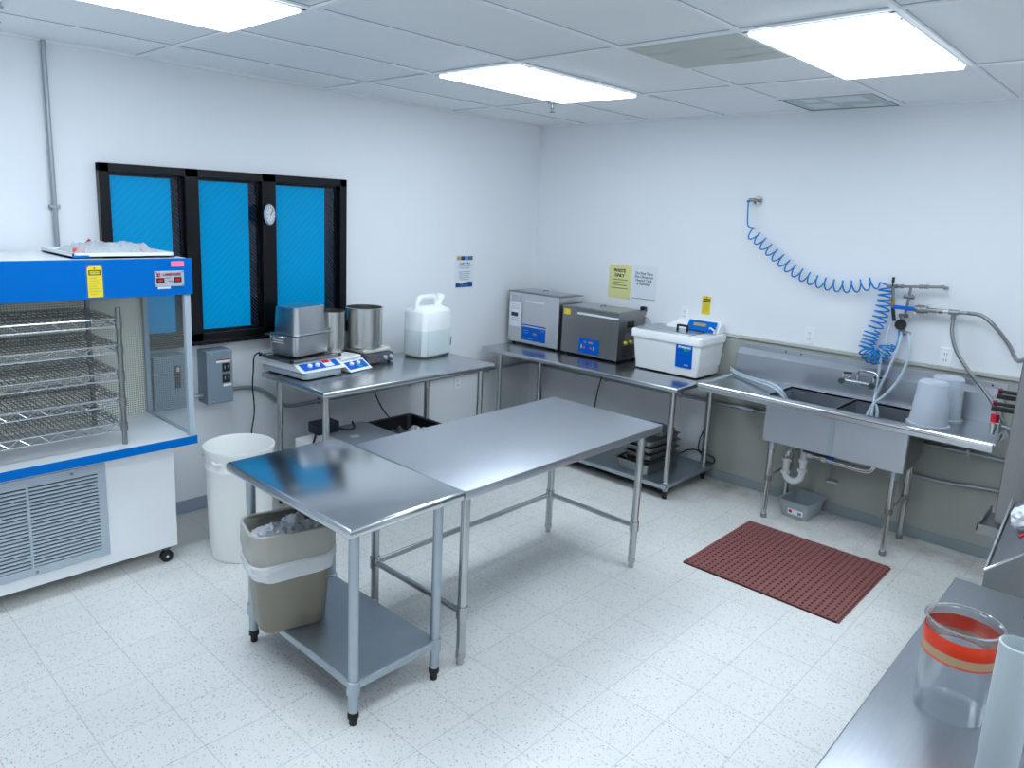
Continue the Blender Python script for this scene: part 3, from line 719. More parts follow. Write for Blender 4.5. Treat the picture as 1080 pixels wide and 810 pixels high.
# ------------------------------------------------------------------ drum and waste basket
t = thing('plastic_drum','tall white open-topped plastic drum on the floor beside the hood','drum',(-3.345,-.735,0))
dc=(-3.345,-.735,0)
MB().lathe([(.150,.0),(.158,.006),(.172,.10),(.178,.40),(.178,.52),(.183,.53),(.183,.545),(.176,.556),(.180,.60),(.190,.625),(.194,.64),(.194,.652),(.186,.652),(.18,.63),(.168,.56),(.168,.10),(.15,.02),(.001,.02)],dc,48,caps=(True,True)).build('drum_body','drum',t,True)
k=MB()
for i in range(6):
    a=i*PI/3+.4; k.tube([(dc[0]+.181*math.cos(a-.16),dc[1]+.181*math.sin(a-.16),.59),(dc[0]+.195*math.cos(a),dc[1]+.195*math.sin(a),.585),(dc[0]+.181*math.cos(a+.16),dc[1]+.181*math.sin(a+.16),.59)],.008,8)
k.build('grip_lugs','drum',t,True)
t = thing('waste_basket','taupe waste basket with clear liner on the small table shelf','waste basket',(-3.672,-1.80,.1855),math.radians(-15))
def ring(w,d,r,z,n=6): return rrect(0,0,w,d,r,z,n)
MB().loft([ring(.268,.195,.05,0),ring(.285,.21,.055,.012),ring(.345,.25,.06,.43),ring(.36,.262,.062,.435),ring(.362,.264,.062,.455),ring(.34,.245,.06,.455),ring(.335,.24,.058,.43),ring(.275,.2,.05,.02)],(True,True)).build('basket_body','can',t,True,world=False)
rn = random.Random(5)
def jring(w,d,z,j,n=14):
    out=[]
    for (x,y,zz) in rrect(0,0,w,d,.07,z,n):
        a_=math.atan2(y,x); f_=1+.6*j*math.sin(9*a_+z*40)+.4*j*rn.uniform(-1,1); out.append((x*f_,y*f_,zz+rn.uniform(-j,j)*.3))
    return out
MB().loft([jring(.326,.232,.37,.012),jring(.335,.242,.44,.006),jring(.352,.258,.462,.004),jring(.372,.274,.46,.006),jring(.374,.276,.43,.012),jring(.372,.272,.38,.014),jring(.362,.264,.33,.01),jring(.366,.268,.318,.02),jring(.352,.254,.305,.008)],(False,False)).build('liner','liner',t,True,world=False)
def sring(w,d,z,amp,ph):
    return [(x*(1+.012*math.sin(13*math.atan2(y,x)+ph*5)),y*(1+.012*math.sin(11*math.atan2(y,x)+ph*4)),z+.010*math.sin(2*math.atan2(y,x)+ph)+.07*x+amp*math.sin(7*math.atan2(y,x)+ph*3)) for x,y,z_ in rrect(0,0,w,d,.07,0,16)]
k = MB(); k.loft([sring(.345,.252,.252,.007,.4),sring(.362,.268,.268,.004,.9),sring(.366,.27,.285,.006,1.6),sring(.376,.278,.298,.004,2.0),sring(.37,.272,.312,.003,2.6),sring(.378,.28,.326,.002,.9),sring(.368,.27,.336,.003,1.4)],(False,False))
k.build('liner_band','linerband',t,True,world=False)
def wad(cx,cy,cz,r,seed):
    rr=random.Random(seed); mb=MB(); bmesh.ops.create_icosphere(mb.bm,subdivisions=3,radius=r)
    for v in mb.bm.verts: v.co = v.co*(.72+.5*rr.random()) + Vector((cx,cy,cz))
    return mb
for i,(x,y,z,r) in enumerate(((-.06,0,.40,.055),(.03,.02,.415,.06),(.10,-.02,.40,.05),(-.11,.03,.39,.045),(.02,-.06,.39,.045))):
    w_ = wad(x,y,z,r,i+3); bmesh.ops.transform(w_.bm,matrix=parent_world(t),verts=w_.bm.verts)
    tag(w_.build('paper_towel','paper'),'crumpled white paper towel thrown in the waste basket','paper towel','crumpled towels in the waste basket')
# round grey pail leg bracket under the far left corner of the small table is part of its top

# ------------------------------------------------------------------ bench equipment under the window
# digital shaker with two steam pans
t = thing('orbital_shaker','white orbital shaker with blue control strip under the stacked steam pans','shaker',(-2.70,-.36,BZ),math.radians(6)); shaker_t = t
sh = MB()
sh.prism([(-.155,.21),(-.155,-.20),(-.13,-.225),(.13,-.225),(.155,-.20),(.155,.21)],.006,.05,bev=.006); sh.build('base','grey_pl',t,world=False)
k = MB(); k.loft([[(-.165,.215,.05),(-.165,-.215,.05),(.175,-.235,.05),(.175,.215,.05)],[(-.165,.215,.095),(-.165,-.12,.095),(.175,-.12,.095),(.175,.215,.095)]]); k.build('housing','white',t,world=False)
slope = Matrix.Translation((0,-.1735,.0735)) @ Matrix.Rotation(math.atan2(.045,.105),4,'X')
k = MB(); k.box(-.14,.15,-.032,.036,.0005,.0025,Mx=slope); ctl=k.build('control_strip','blue',t,world=False)
for x in (-.08,-.02): MB().lathe([(.016,.002),(.015,.016),(.012,.018)],Mx=slope@Matrix.Translation((x,0,0)),caps=(True,True)).build('knob','white',ctl,True,world=False)
MB().box(.03,.10,-.028,.052,.003,.004,Mx=slope).build('notice_label','paper',t,world=False)
MB().box(.035,.09,.012,.042,.004,.005,Mx=slope).build('red_print','red',t,world=False)
k = MB()
for x in (-.19,.19):
    k.tube([(x,-.14,.115),(x,.18,.115)],.005,8)
for y in (-.14,.18): k.tube([(-.19,y,.115),(.19,y,.115)],.005,8)
k.box(-.185,.185,-.13,.17,.098,.106,.002); k.build('platform','steel_dark',t,world=False)
k = MB()
for x in (-.19,.19):
    for y in (-.14,.18): k.tube([(x-.008,y,.115),(x+.008,y,.115)],.011,10)
k.build('clamp_knobs','black',t,True,world=False)
k = MB()
for x in (-.12,.13):
    for y in (-.18,.17): k.lathe([(.014,0),(.014,.008)],(x,y,0),12,caps=(True,True))
k.build('feet','rubber',t,world=False)
def steam_pan(name,label,cx,cy,z,rot,wt,dt,wb,db,h,inv,m,handles=False):
    t = thing(name,label,'steam pan',(cx,cy,z),rot)
    s_ = (lambda zz: h-zz) if inv else (lambda zz: zz)
    R_ = lambda w,d,r,zz: rrect(0,0,w,d,r,s_(zz),5)
    MB().loft([R_(wb-.012,db-.012,.03,.0),R_(wb,db,.032,.006),R_(wt,dt,.04,h-.006),R_(wt+.03,dt+.03,.03,h-.004),R_(wt+.032,dt+.032,.03,h),R_(wt-.002,dt-.002,.04,h-.0005),R_(wb-.006,db-.006,.033,.016),R_(wb-.03,db-.03,.03,.004)],(True,True)).build('pan_body',m,t,True,world=False)
    return t
tt = steam_pan('steam_pan','dull steel steam pan resting upright on the shaker platform',-2.672,-.285,BZ+.117,math.radians(14),.335,.25,.315,.23,.135,False,'satin')
k = MB(); 
for z in (.085,.10): k.box(-.171,-.167,-.04+.02,.05+.02,z-.003,z+.003,.001)
k.build('embossed_bars','white',tt,world=False)
k = MB(); k.tube(smoothpath([(-.18,-.05,.128),(-.205,-.05,.132),(-.215,0,.134),(-.205,.05,.132),(-.18,.05,.128)],5),.006,8); k.build('handle','chrome',tt,True,world=False)
steam_pan('steam_pan','upside-down steel steam pan stacked topmost on the shaker',-2.668,-.285,BZ+.117+.1385,math.radians(14),.295,.215,.272,.195,.175,True,'satin')

def pot(name,label,cx,cy,z,r,h,m):
    t = thing(name,label,'pot',(cx,cy,z))
    MB().lathe([(r-.008,0),(r,.006),(r,h-.006),(r+.008,h-.003),(r+.008,h),(r-.003,h),(r-.003,.006),(.001,.005)],(cx,cy,z),48,caps=(True,True)).build('pot_body',m,t,True)
    return t
# stirrer with digital panel
t = thing('magnetic_stirrer','small white stirrer with blue panel beside the shaker','stirrer',(-2.395,-.40,BZ),math.radians(12))
k = MB(); k.loft([[(-.105,.24,.005),(-.105,-.15,.005),(.105,-.15,.005),(.105,.24,.005)],[(-.105,.24,.06),(-.105,-.06,.06),(.105,-.06,.06),(.105,.24,.06)]]); k.build('housing','white',t,world=False)
slope = Matrix.Translation((0,-.105,.0325)) @ Matrix.Rotation(math.atan2(.055,.09),4,'X')
ctl=MB().box(-.09,.09,-.03,.04,.0005,.0025,Mx=slope).build('control_strip','blue',t,world=False)
for x in (-.045,.02): MB().lathe([(.015,.002),(.014,.016),(.011,.018)],Mx=slope@Matrix.Translation((x,.012,0)),caps=(True,True)).build('knob','white',ctl,True,world=False)
MB().box(.0,.04,-.022,-.008,.0025,.0032,Mx=slope).build('display','green',ctl,world=False)
k = MB(); k.box(-.1,.1,-.055,.25,.064,.085,.008); k.build('top_plate','white',t,world=False)
MB().box(-.03,.03,.0,.06,.058,.066).build('neck','dgrey',t,world=False)
pot('steel_pot','narrow satin steel beaker pot on the small blue-panel stirrer',-2.395,-.235,BZ+.0855,.094,.285,'pot')
# hot plate
t = thing('hotplate_stirrer','dark grey hotplate stirrer with cream top under the taller pot','stirrer',(-2.125,-.30,BZ),math.radians(4)); hotplate_t = t
k = MB(); k.prism([(-.135,.16),(-.125,-.13),(.125,-.13),(.135,.16)],.008,.07,bev=.006); k.build('housing','dgrey',t,world=False)
k = MB(); k.prism([(-.125,.15),(-.125,-.10),(.125,-.10),(.125,.15)],.075,.105,bev=.01); k.build('top_plate','cream',t,world=False)
MB().box(-.1,.1,-.08,.13,.068,.077).build('neck','dgrey',t,world=False)
for x in (.035,.09):
    MB().lathe([(.017,0),(.016,.018),(.012,.022)],Mx=Matrix.Translation((x,-.128,.04))@Matrix.Rotation(PI/2,4,'X'),caps=(True,True)).build('knob','grey_pl',t,True,world=False)
for q_ in ((-.075,-.131,.045),(-.04,-.131,.03)): MB().sphere(q_,.006,8).build('indicator','red',t,world=False)
k = MB()
for x in (-.1,.1):
    for y in (-.1,.13): k.lathe([(.012,0),(.012,.01)],(x,y,0),12,caps=(True,True))
k.build('feet','rubber',t,world=False)
pot('steel_pot','wide polished steel pot on the cream-topped hotplate',-2.155,-.285,BZ+.1055,.128,.28,'pot')
# water jug
t = thing('water_carboy','white translucent jerry jug with spigot at the right end of the window bench','jug',(-1.625,-.36,BZ),math.radians(10))
def octo(w,d,c,z,ox=0): return [(ox+w/2,-d/2+c,z),(ox+w/2,d/2-c,z),(ox+w/2-c,d/2,z),(ox-w/2+c,d/2,z),(ox-w/2,d/2-c,z),(ox-w/2,-d/2+c,z),(ox-w/2+c,-d/2,z),(ox+w/2-c,-d/2,z)]
k = MB(); k.loft([octo(.33,.21,.035,.001),octo(.35,.23,.04,.012),octo(.35,.23,.04,.33),octo(.335,.215,.04,.345),octo(.25,.13,.03,.372,-.02)])
bmesh.ops.bevel(k.bm,geom=list(k.bm.edges),offset=.006,segments=2,affect='EDGES'); k.build('jug_body','hdpe',t,True,world=False)
MB().tube(smoothpath([(-.145,0,.345),(-.13,0,.40),(-.105,0,.428),(-.07,0,.435),(.05,0,.435),(.085,0,.42),(.10,0,.36)],6),.02,12).build('handle','hdpe',t,True,world=False)
MB().tube([(.105,0,.36),(.135,0,.405)],.03,18).build('neck','hdpe',t,True,world=False)
MB().tube([(.132,0,.40),(.155,0,.436)],.036,18).build('cap','white',t,True,world=False)
sp = MB().tube([(.17,-.06,.085),(.205,-.06,.085)],.009,10).build('spigot','black',t,True,world=False)
MB().tube([(.2,-.06,.1),(.2,-.06,.055)],.011,10).build('spout','black',sp,True,world=False)
MB().box(.185,.215,-.066,-.054,.105,.115).build('tap_lever','black',sp,world=False)
# power cords
MB().tube(smoothpath([(-2.885,-.15,1.03),(-2.915,-.13,1.0),(-2.918,-.12,.9),(-2.915,-.1,.8),(-2.895,-.08,.62),(-2.915,-.07,.45),(-2.91,-.1,.3),(-2.88,-.2,.226)],6),.0045,8).build('power_cord','rubber',shaker_t,True)
MB().tube(smoothpath([(-1.97,-.175,.86),(-1.95,-.14,.66),(-1.88,-.11,.52),(-1.77,-.1,.38),(-1.62,-.12,.27),(-1.5,-.2,.235)],6),.0055,8).build('power_cord','rubber',hotplate_t,True)

# things on the undershelf of the window bench
t = thing('storage_tote','grey lidded storage tote on the shelf below the window bench','storage box',(-2.36,-.52,.221))
MB().loft([rrect(-2.36,-.52,.36,.40,.03,.221),rrect(-2.36,-.52,.38,.42,.03,.45)]).build('tote_body','grey_pl',t,True)
MB().loft([rrect(-2.36,-.52,.39,.43,.03,.451),rrect(-2.36,-.52,.39,.43,.03,.466),rrect(-2.36,-.52,.36,.40,.03,.476)]).build('lid','grey_pl',t,True)
MB().box(-2.47,-2.41,-.6,-.55,.4765,.4775).build('lid_label','white',t)
t = thing('lab_meter','white bench meter with teal label on the left of the shelf below the window bench','meter',(-2.70,-.50,.221)); meter_t = t
MB().box(-2.80,-2.60,-.60,-.42,.2215,.50,.01).build('meter_body','white',t); MB().box(-2.75,-2.69,-.602,-.6,.455,.482).build('teal_label','teal',t)
MB().box(-2.79,-2.61,-.605,-.6,.25,.43,.002).build('front_panel','grey_pl',t)
ad = thing('power_adapter','dark navy power unit lying across the meter and tote below the window bench','power adapter',(-2.585,-.43,.478))
MB().box(-2.67,-2.50,-.49,-.37,.501,.575,.008).build('adapter_body','darknavy',ad)
MB().tube(smoothpath([(-2.50,-.45,.52),(-2.44,-.5,.505),(-2.36,-.46,.495),(-2.30,-.36,.49),(-2.25,-.285,.47),(-2.225,-.265,.36),(-2.222,-.262,.226)],6),.006,8).build('power_cord','rubber',ad,True)
MB().tube(smoothpath([(-2.67,-.46,.50),(-2.73,-.55,.52),(-2.80,-.63,.50),(-2.83,-.66,.44),(-2.83,-.63,.3),(-2.80,-.65,.227)],6),.007,8).build('power_cord','rubber',meter_t,True)
t = thing('black_tray','black plastic tub holding a bottle and cloths below the window bench','tub',(-1.92,-.50,.221))
for_ = MB().loft([rrect(-1.92,-.50,.36,.38,.04,.2215),rrect(-1.92,-.50,.44,.46,.04,.43),rrect(-1.92,-.50,.46,.48,.04,.435),rrect(-1.92,-.50,.46,.48,.04,.44),rrect(-1.92,-.50,.42,.44,.04,.435),rrect(-1.92,-.50,.34,.36,.04,.23)]); for_.build('tub_body','black',t,True)
w_=wad(-2.03,-.56,.37,.085,31); tag(w_.build('cleaning_cloth','dgrey'),'crumpled dark grey cloth in the black tub','cloth')
w_=wad(-1.93,-.60,.40,.055,33); tag(w_.build('cleaning_cloth','paper'),'small white cloth beside the lime bottle in the black tub','cloth')
t = thing('spray_bottle','white bottle with a lime green cap lying in the black tub','bottle',(-1.84,-.58,.36))
MB().tube([(-1.86,-.60,.39),(-1.76,-.50,.36)],.035,16).build('bottle_body','white',t,True); MB().tube([(-1.88,-.62,.40),(-1.862,-.602,.393)],.03,16).build('cap','lime',t,True)

# ------------------------------------------------------------------ ultrasonic baths
def steel_bath(name,label,x0,x1,y0,y1,z0,z1,m):
    t = thing(name,label,'ultrasonic bath',((x0+x1)/2,(y0+y1)/2,CZ))
    MB().box(x0,x1,y0,y1,z0,z1-.012,.004).build('housing',m,t)
    k = MB(); k.box(x0-.008,x1+.008,y0-.008,y1+.008,z1-.014,z1-.006,.001); k.build('tank_rim','steel_dark',t)
    lid = MB().box(x0+.02,x1-.02,y0+.02,y1-.02,z1-.006,z1,.002).build('lid','steel_soft',t)
    cx,cy=(x0+x1)/2,(y0+y1)/2
    MB().tube([(cx-.03,cy,z1),(cx-.03,cy,z1+.012),(cx+.03,cy,z1+.012),(cx+.03,cy,z1)],.004,8).build('lid_handle','steel_dark',lid)
    k = MB()
    for x in (x0+.04,x1-.04):
        for y in (y0+.04,y1-.04): k.lathe([(.014,CZ-z0+.0005),(.014,.001)],(x,y,z0),12,caps=(True,True))
    k.build('feet','rubber',t)
    return t
b1 = steel_bath('ultrasonic_bath','tall stainless ultrasonic bath in the corner with white sheet taped on it',-.40,-.09,-.635,-.065,CZ+.018,1.312,'bright_steel')
xf=-.4005
MB().box(xf-.002,xf,-.50,-.23,.888,1.005).build('control_panel','blue',b1)
MB().box(xf-.002,xf,-.50,-.23,1.018,1.028).build('blue_stripe','blue',b1)
MB().box(xf-.003,xf-.002,-.40,-.36,.945,.96).build('display','amber',b1)
k = MB(); 
for z,a,b in ((.975,-.31,-.25),(.955,-.31,-.26),(.905,-.36,-.24)): k.box(xf-.003,xf-.002,a,b,z-.004,z+.004)
k.box(xf-.003,xf-.002,-.49,-.45,.985,.993); k.build('panel_print','blue_pale',b1)
MB().box(xf-.0015,xf,-.47,-.26,1.223,1.238).build('tape_strip','paper',b1)
n_ = thing('instruction_sheet','white instruction sheet hung on the front of the corner bath','sheet',(xf-.004,-.14,1.0))
MB().box(xf-.006,xf-.004,-.222,-.078,.995,1.215).build('sheet','paper',n_)
k = MB()
for i,z in enumerate((1.19,1.175,1.16,1.15,1.07,1.055,1.045)): k.box(xf-.0066,xf-.0058,-.20+.01*(i%2),-.10,z,z+.0025)
k.build('text_lines','inkgrey',n_)
MB().box(xf-.007,xf-.0058,-.18,-.10,1.085,1.12).build('picture','ink',n_)
MB().box(xf-.0065,xf-.0035,-.2,-.1,1.215,1.27).build('clear_tab','clear2',n_)
b2 = steel_bath('ultrasonic_bath','stainless ultrasonic bath with dark lid between the tall bath and the white one',-.40,-.05,-1.24,-.675,CZ+.018,1.25,'steel_dark')
MB().box(xf-.002,xf,-1.065,-.86,.875,1.0).build('control_panel','blue',b2)
k = MB(); k.box(xf-.003,xf-.002,-.935,-.915,.962,.975); k.box(xf-.003,xf-.002,-1.005,-.96,.962,.975); k.build('display','amber',b2)
k = MB(); k.box(xf-.003,xf-.002,-.897,-.887,.915,.945); k.box(xf-.003,xf-.002,-1.02,-1.01,.912,.94); k.build('yellow_buttons','ltyellow',b2)
k = MB(); k.sphere((xf-.002,-.92,.925),.009,10); k.sphere((xf-.002,-.985,.925),.009,10); k.build('pink_buttons','magenta',b2)
MB().box(xf-.0015,xf,-.755,-.69,1.175,1.222).build('yellow_label','yellow',b2)
k = MB(); k.box(xf-.0015,xf,-1.04,-.83,1.19,1.207); k.box(xf-.0018,xf,-1.235,-1.03,1.19,1.205); k.build('tape_strip','paper',b2)
MB().box(-.28,-.18,-1.2425,-1.2395,1.12,1.17,.002).build('side_handle','black',b2)
for x in (-.30,-.22): MB().tube([(x,-1.2405,1.0),(x,-1.262,1.0)],.014,12).build('drain_valve','ltyellow',b2,True)
MB().box(-.3,-.12,-1.2415,-1.2395,1.235-.21,1.08).build('rating_plate','steel_soft',b2)
k = MB()
for i in range(7): k.box(-.33,-.15,-1.2415,-1.239,.885+i*.013,.891+i*.013)
k.build('vent_slots','ink',b2)

# white bath
t = thing('ultrasonic_bath','white plastic ultrasonic bath with blue panel and clear lid by the sink','ultrasonic bath',(-.2,-1.66,CZ)); b3 = t
MB().loft([rrect(-.215,-1.67,.34,.53,.015,CZ+.012),rrect(-.215,-1.67,.345,.535,.015,CZ+.075)]).build('base_skirt','white',t,True)
MB().loft([rrect(-.212,-1.67,.352,.545,.015,CZ+.0751),rrect(-.212,-1.665,.375,.575,.015,CZ+.25)]).build('housing','white',t,True)
MB().loft([rrect(-.212,-1.662,.395,.60,.02,CZ+.2501),rrect(-.212,-1.662,.40,.605,.02,CZ+.30),rrect(-.212,-1.662,.385,.59,.02,CZ+.312)]).build('rim','white',t,True)
xf=-.4005
pn = MB(); a0=math.atan2(.0115,.175)
Mp = Matrix.Translation((-.389,-1.795,CZ+.0755)) @ Matrix.Rotation(-a0,4,'Y')
panel = MB().box(-.004,-.001,-.11,.0+.045,-.0,.172,Mx=Mp).build('panel_border','white',t)
MB().box(-.0055,-.0035,-.10,.037,-.002,.170,Mx=Mp).build('control_panel','blue',t)
k = MB(); text_mb(k,'Bransonic',.026,Mp@face_x(-.0065,-.035,.155),bold=.0006); k.build('lettering','white',t)
k = MB(); text_mb(k,'8510',.026,Mp@face_x(-.0065,-.052,.134),bold=.0006); k.build('model_number','green',t)
k = MB(); text_mb(k,'Model',.013,Mp@face_x(-.0065,-.055,.02)); k.build('small_print','white',t)
k = MB(); k.prism([(-.10,.06),(.035,.03),(.035,.055),(-.10,.10)],.0056,.0061,Mx=Mp@Matrix.Rotation(-PI/2,4,'Y')@Matrix.Rotation(-PI/2,4,'Z')); k.bm.clear(); k.box(-.0062,-.0055,-.1,.035,.085,.1,Mx=Mp); k.build('blue_band','blue_lam',t)
k = MB(); k.box(-.3925,-.38,-1.70,-1.55,CZ+.152,CZ+.155); k.build('moulded_line','inkgrey',t)
lid = MB(); lid.loft([rrect(-.22,-1.62,.35,.46,.02,CZ+.3125),rrect(-.22,-1.62,.34,.45,.02,CZ+.325)]); ld=lid.build('lid','steel_soft',t,True)
k = MB(); k.tube(smoothpath([(-.3,-1.70,CZ+.326),(-.3,-1.70,CZ+.362),(-.3,-1.705,CZ+.37),(-.3,-1.775,CZ+.37),(-.3,-1.78,CZ+.362),(-.3,-1.78,CZ+.326)],3),.009,8); k.build('lid_handle','black',ld,True)
# console pod at the rear right
k = MB(); k.loft([[(-.16,-1.48,CZ+.312),(-.16,-1.95,CZ+.312),(-.03,-1.95,CZ+.312),(-.03,-1.48,CZ+.312)],[(-.10,-1.60,CZ+.395),(-.10,-1.94,CZ+.405),(-.03,-1.94,CZ+.405),(-.03,-1.55,CZ+.36)]]); 
bmesh.ops.bevel(k.bm,geom=list(k.bm.edges),offset=.01,segments=2,affect='EDGES'); k.build('console','white',t,True)
k = MB(); Mc = Matrix.Translation((-.150,-1.80,CZ+.352)) @ Matrix.Rotation(math.radians(35),4,'Y'); k.box(-.012,.0,-.13,.10,-.035,.055,.004,Mx=Mc); k.build('blue_keypad','blue_lam',t)
MB().box(-.0145,-.0115,-.05,.05,.005,.03,Mx=Mc).build('display','amber',t)
MB().tube(smoothpath([(-.17,-1.925,CZ+.33),(-.19,-1.945,CZ+.345),(-.2,-1.93,CZ+.36),(-.17,-1.895,CZ+.362),(-.15,-1.88,CZ+.34)],4),.006,8).build('sensor_cable','white',t,True)

# cords under the sink-wall bench
MB().tube(smoothpath([(-.06,-.89,.805),(-.06,-.88,.64),(-.06,-.85,.5),(-.06,-.83,.36),(-.06,-.82,.2),(-.07,-.83,.121)],5),.005,8).build('power_cord','rubber',b2,True)
MB().tube(smoothpath([(-.05,-.16,.805),(-.045,-.17,.6),(-.04,-.19,.4),(-.045,-.2,.22),(-.06,-.23,.121)],5),.005,8).build('power_cord','rubber',b1,True)
MB().tube(smoothpath([(-.045,-1.885,.6),(-.045,-1.88,.42),(-.05,-1.845,.3),(-.06,-1.85,.21),(-.05,-1.92,.19),(-.04,-1.975,.17),(-.04,-1.97,.13),(-.04,-1.90,.14),(-.05,-1.84,.2),(-.07,-1.76,.19),(-.1,-1.70,.14),(-.13,-1.66,.121)],6),.0055,8).build('power_cord','rubber',b3,True)
t = thing('power_strip','white plug strip on the lower shelf in the corner','power strip',(-.25,-.33,.116)); MB().box(-.33,-.1,-.36,-.28,.1155,.16,.006).build('strip_body','white',t)
k=MB()
for i in range(3): k.box(-.30+i*.07,-.27+i*.07,-.335,-.305,.159,.175,.003)
k.build('plug','grey_pl',t)

# pans on the lower shelf
def hotel_pan(label,cx,cy,z,w,d,h,m,rot=0,closed=False,name='baking_pan'):
    t = thing(name,label,'pan',(cx,cy,z),rot)
    R_ = lambda a,b,zz: rrect(0,0,a,b,.03,zz,4)
    MB().loft([R_(w*.9,d*.9,.0),R_(w*.92,d*.92,.008),R_(w-.01,d-.01,h-.006),R_(w+.016,d+.016,h-.004),R_(w+.018,d+.018,h),R_(w-.014,d-.014,h-.001),R_(w*.9,d*.9,.012)],(True,True)).build('pan_body',m,t,True,world=False)
    return t
hotel_pan('wide deep steel pan lowest on the shelf under the bath bench',-.44,-1.63,.1155,.50,.29,.085,'steel_dark')
for i,(h,lab) in enumerate(((.075,'second steel pan from the bottom, nested in the wide deep pan'),(.05,'third steel pan up in the stack under the bath bench'),(.05,'fourth steel pan up in the stack under the bath bench'),(.05,'topmost steel pan of the stack under the bath bench'))):
    hotel_pan(lab,-.42,-1.64,.1285+(0 if i==0 else .078+(i-1)*.053),.43-.0*i,.235,h,'steel_dark',0)
t = thing('wire_handle_basket','small steel basket with wire handle on top of the pan stack','basket',(-.36,-1.66,.367))
MB().loft([rrect(-.36,-1.66,.2,.16,.02,.367),rrect(-.36,-1.66,.21,.17,.02,.405)]).build('basket_body','steel_dark',t,True)
MB().tube(smoothpath([(-.40,-1.76,.395),(-.40,-1.765,.44),(-.40,-1.74,.452),(-.40,-1.62,.452),(-.40,-1.585,.44),(-.40,-1.585,.395)],4),.005,8).build('handle','chrome',t,True)

# ------------------------------------------------------------------ sink
t = thing('two_bowl_sink','stainless two-bowl sink with drainboards and tall backsplash','sink',(-.32,-2.95,0))
RX0,RX1,RY0,RY1,RZ = -.64,-.045,-3.835,-2.07,.882
BW=[(-.50,-.11,-2.95,-2.53),(-.50,-.11,-3.385,-2.965)]
k = MB()   # deck, with openings for the bowls
dz=.868
k.box(RX0+.03,RX1,RY0+.03,-3.385,dz-.012,dz); k.box(RX0+.03,RX1,-2.53,RY1-.03,dz-.012,dz)
k.box(RX0+.03,-.50,-3.385,-2.53,dz-.012,dz); k.box(-.11,RX1,-3.385,-2.53,dz-.012,dz); k.box(-.5,-.11,-2.965,-2.95,dz-.012,dz)
k.build('drainboard','steel',t)
k = MB()
k.tube([(RX0+.018,RY0+.018,RZ-.012),(RX0+.018,RY1-.018,RZ-.012)],.018,14); k.tube([(RX0+.018,RY0+.018,RZ-.012),(RX1,RY0+.018,RZ-.012)],.018,14); k.tube([(RX0+.018,RY1-.018,RZ-.012),(RX1,RY1-.018,RZ-.012)],.018,14)
k.sphere((RX0+.018,RY0+.018,RZ-.012),.0182,14); k.sphere((RX0+.018,RY1-.018,RZ-.012),.0182,14)
k.build('rolled_rim','chrome',t,True)
k = MB(); k.box(RX0+.004,RX0+.02,RY0+.01,RY1-.01,RZ-.05,RZ-.014,.003); k.build('rim_apron','steel',t)
k = MB()
for (a,b,c,d) in BW:
    zb=.56
    k.box(a-.004,a,c-.004,d+.004,zb,dz); k.box(b,b+.004,c-.004,d+.004,zb,dz); k.box(a,b,c-.004,c,zb,dz); k.box(a,b,d,d+.004,zb,dz); k.box(a-.004,b+.004,c-.004,d+.004,zb-.004,zb)
k.build('bowls','steel_soft',t)
MB().box(-.508,-.5042,-2.972,-2.943,.562,.84,.001).build('centre_seam','zinc',t)
k = MB()
for (a,b,c,d) in BW: k.lathe([(.045,.5605),(.045,.564),(.02,.564),(.001,.5625)],((a+b)/2,(c+d)/2,0),20)
k.build('drain_strainer','steel_dark',t,True)
k = MB(); k.box(-.05,-.038,RY0+.08,-2.075,dz-.01,1.035,.001)
k._add([(-.05,RY0+.08,1.035),(-.05,-2.075,1.035),(-.012,-2.075,1.075),(-.012,RY0+.08,1.075)],[(0,1,2,3)])
k.box(-.014,-.0075,RY0+.08,-2.075,1.072,1.108,.0008); k._add([(-.05,-2.075,1.035),(-.012,-2.075,1.075),(-.012,-2.075,.86),(-.05,-2.075,.86)],[(0,1,2,3)])
k._add([(-.05,RY0+.08,1.035),(-.012,RY0+.08,1.075),(-.012,RY0+.08,.86),(-.05,RY0+.08,.86)],[(0,1,2,3)])
k.build('backsplash','steel_soft',t)
k = MB()
for y in (-2.42,-2.53,-3.5,-3.68): k.sphere((-.0145,y,1.09),.006,8)
k.build('splash_screws','screw',t)
for (x,y) in ((-.455,-2.575),(-.455,-3.335),(-.10,-2.575),(-.10,-3.335)):
    L_ = MB().tube([(x,y,.28),(x,y,.556)],.0205,18).build('leg','leg',t,True)
    MB().tube([(x,y,.03),(x,y,.29)],.0165,18).build('lower_leg','leg',L_,True)
    MB().lathe([(.018,.0),(.02,.004),(.02,.03),(.0165,.034)],(x,y,0),14,caps=(True,True)).build('foot','steel_dark',L_,True)
    MB().lathe([(.021,-.03),(.027,-.026),(.027,.026),(.021,.03)],(x,y,.527),18).build('socket','zinc',L_,True)
    MB().lathe([(.0168,-.02),(.0235,-.018),(.0235,.018),(.0168,.02)],(x,y,.29),18).build('collar','steel_dark',L_,True)
for y in (-2.575,-3.335): MB().tube([(-.455,y,.30),(-.10,y,.30)],.008,10).build('brace','leg',t,True)
# rear right gusset seen under the drainboard
MB().prism([(-.49,.85),(-.12,.85),(-.12,.62),(-.2,.56),(-.49,.56)],3.389,3.393,Mx=Matrix.Rotation(PI/2,4,'X')).build('bowl_gusset','steel_dark',t)
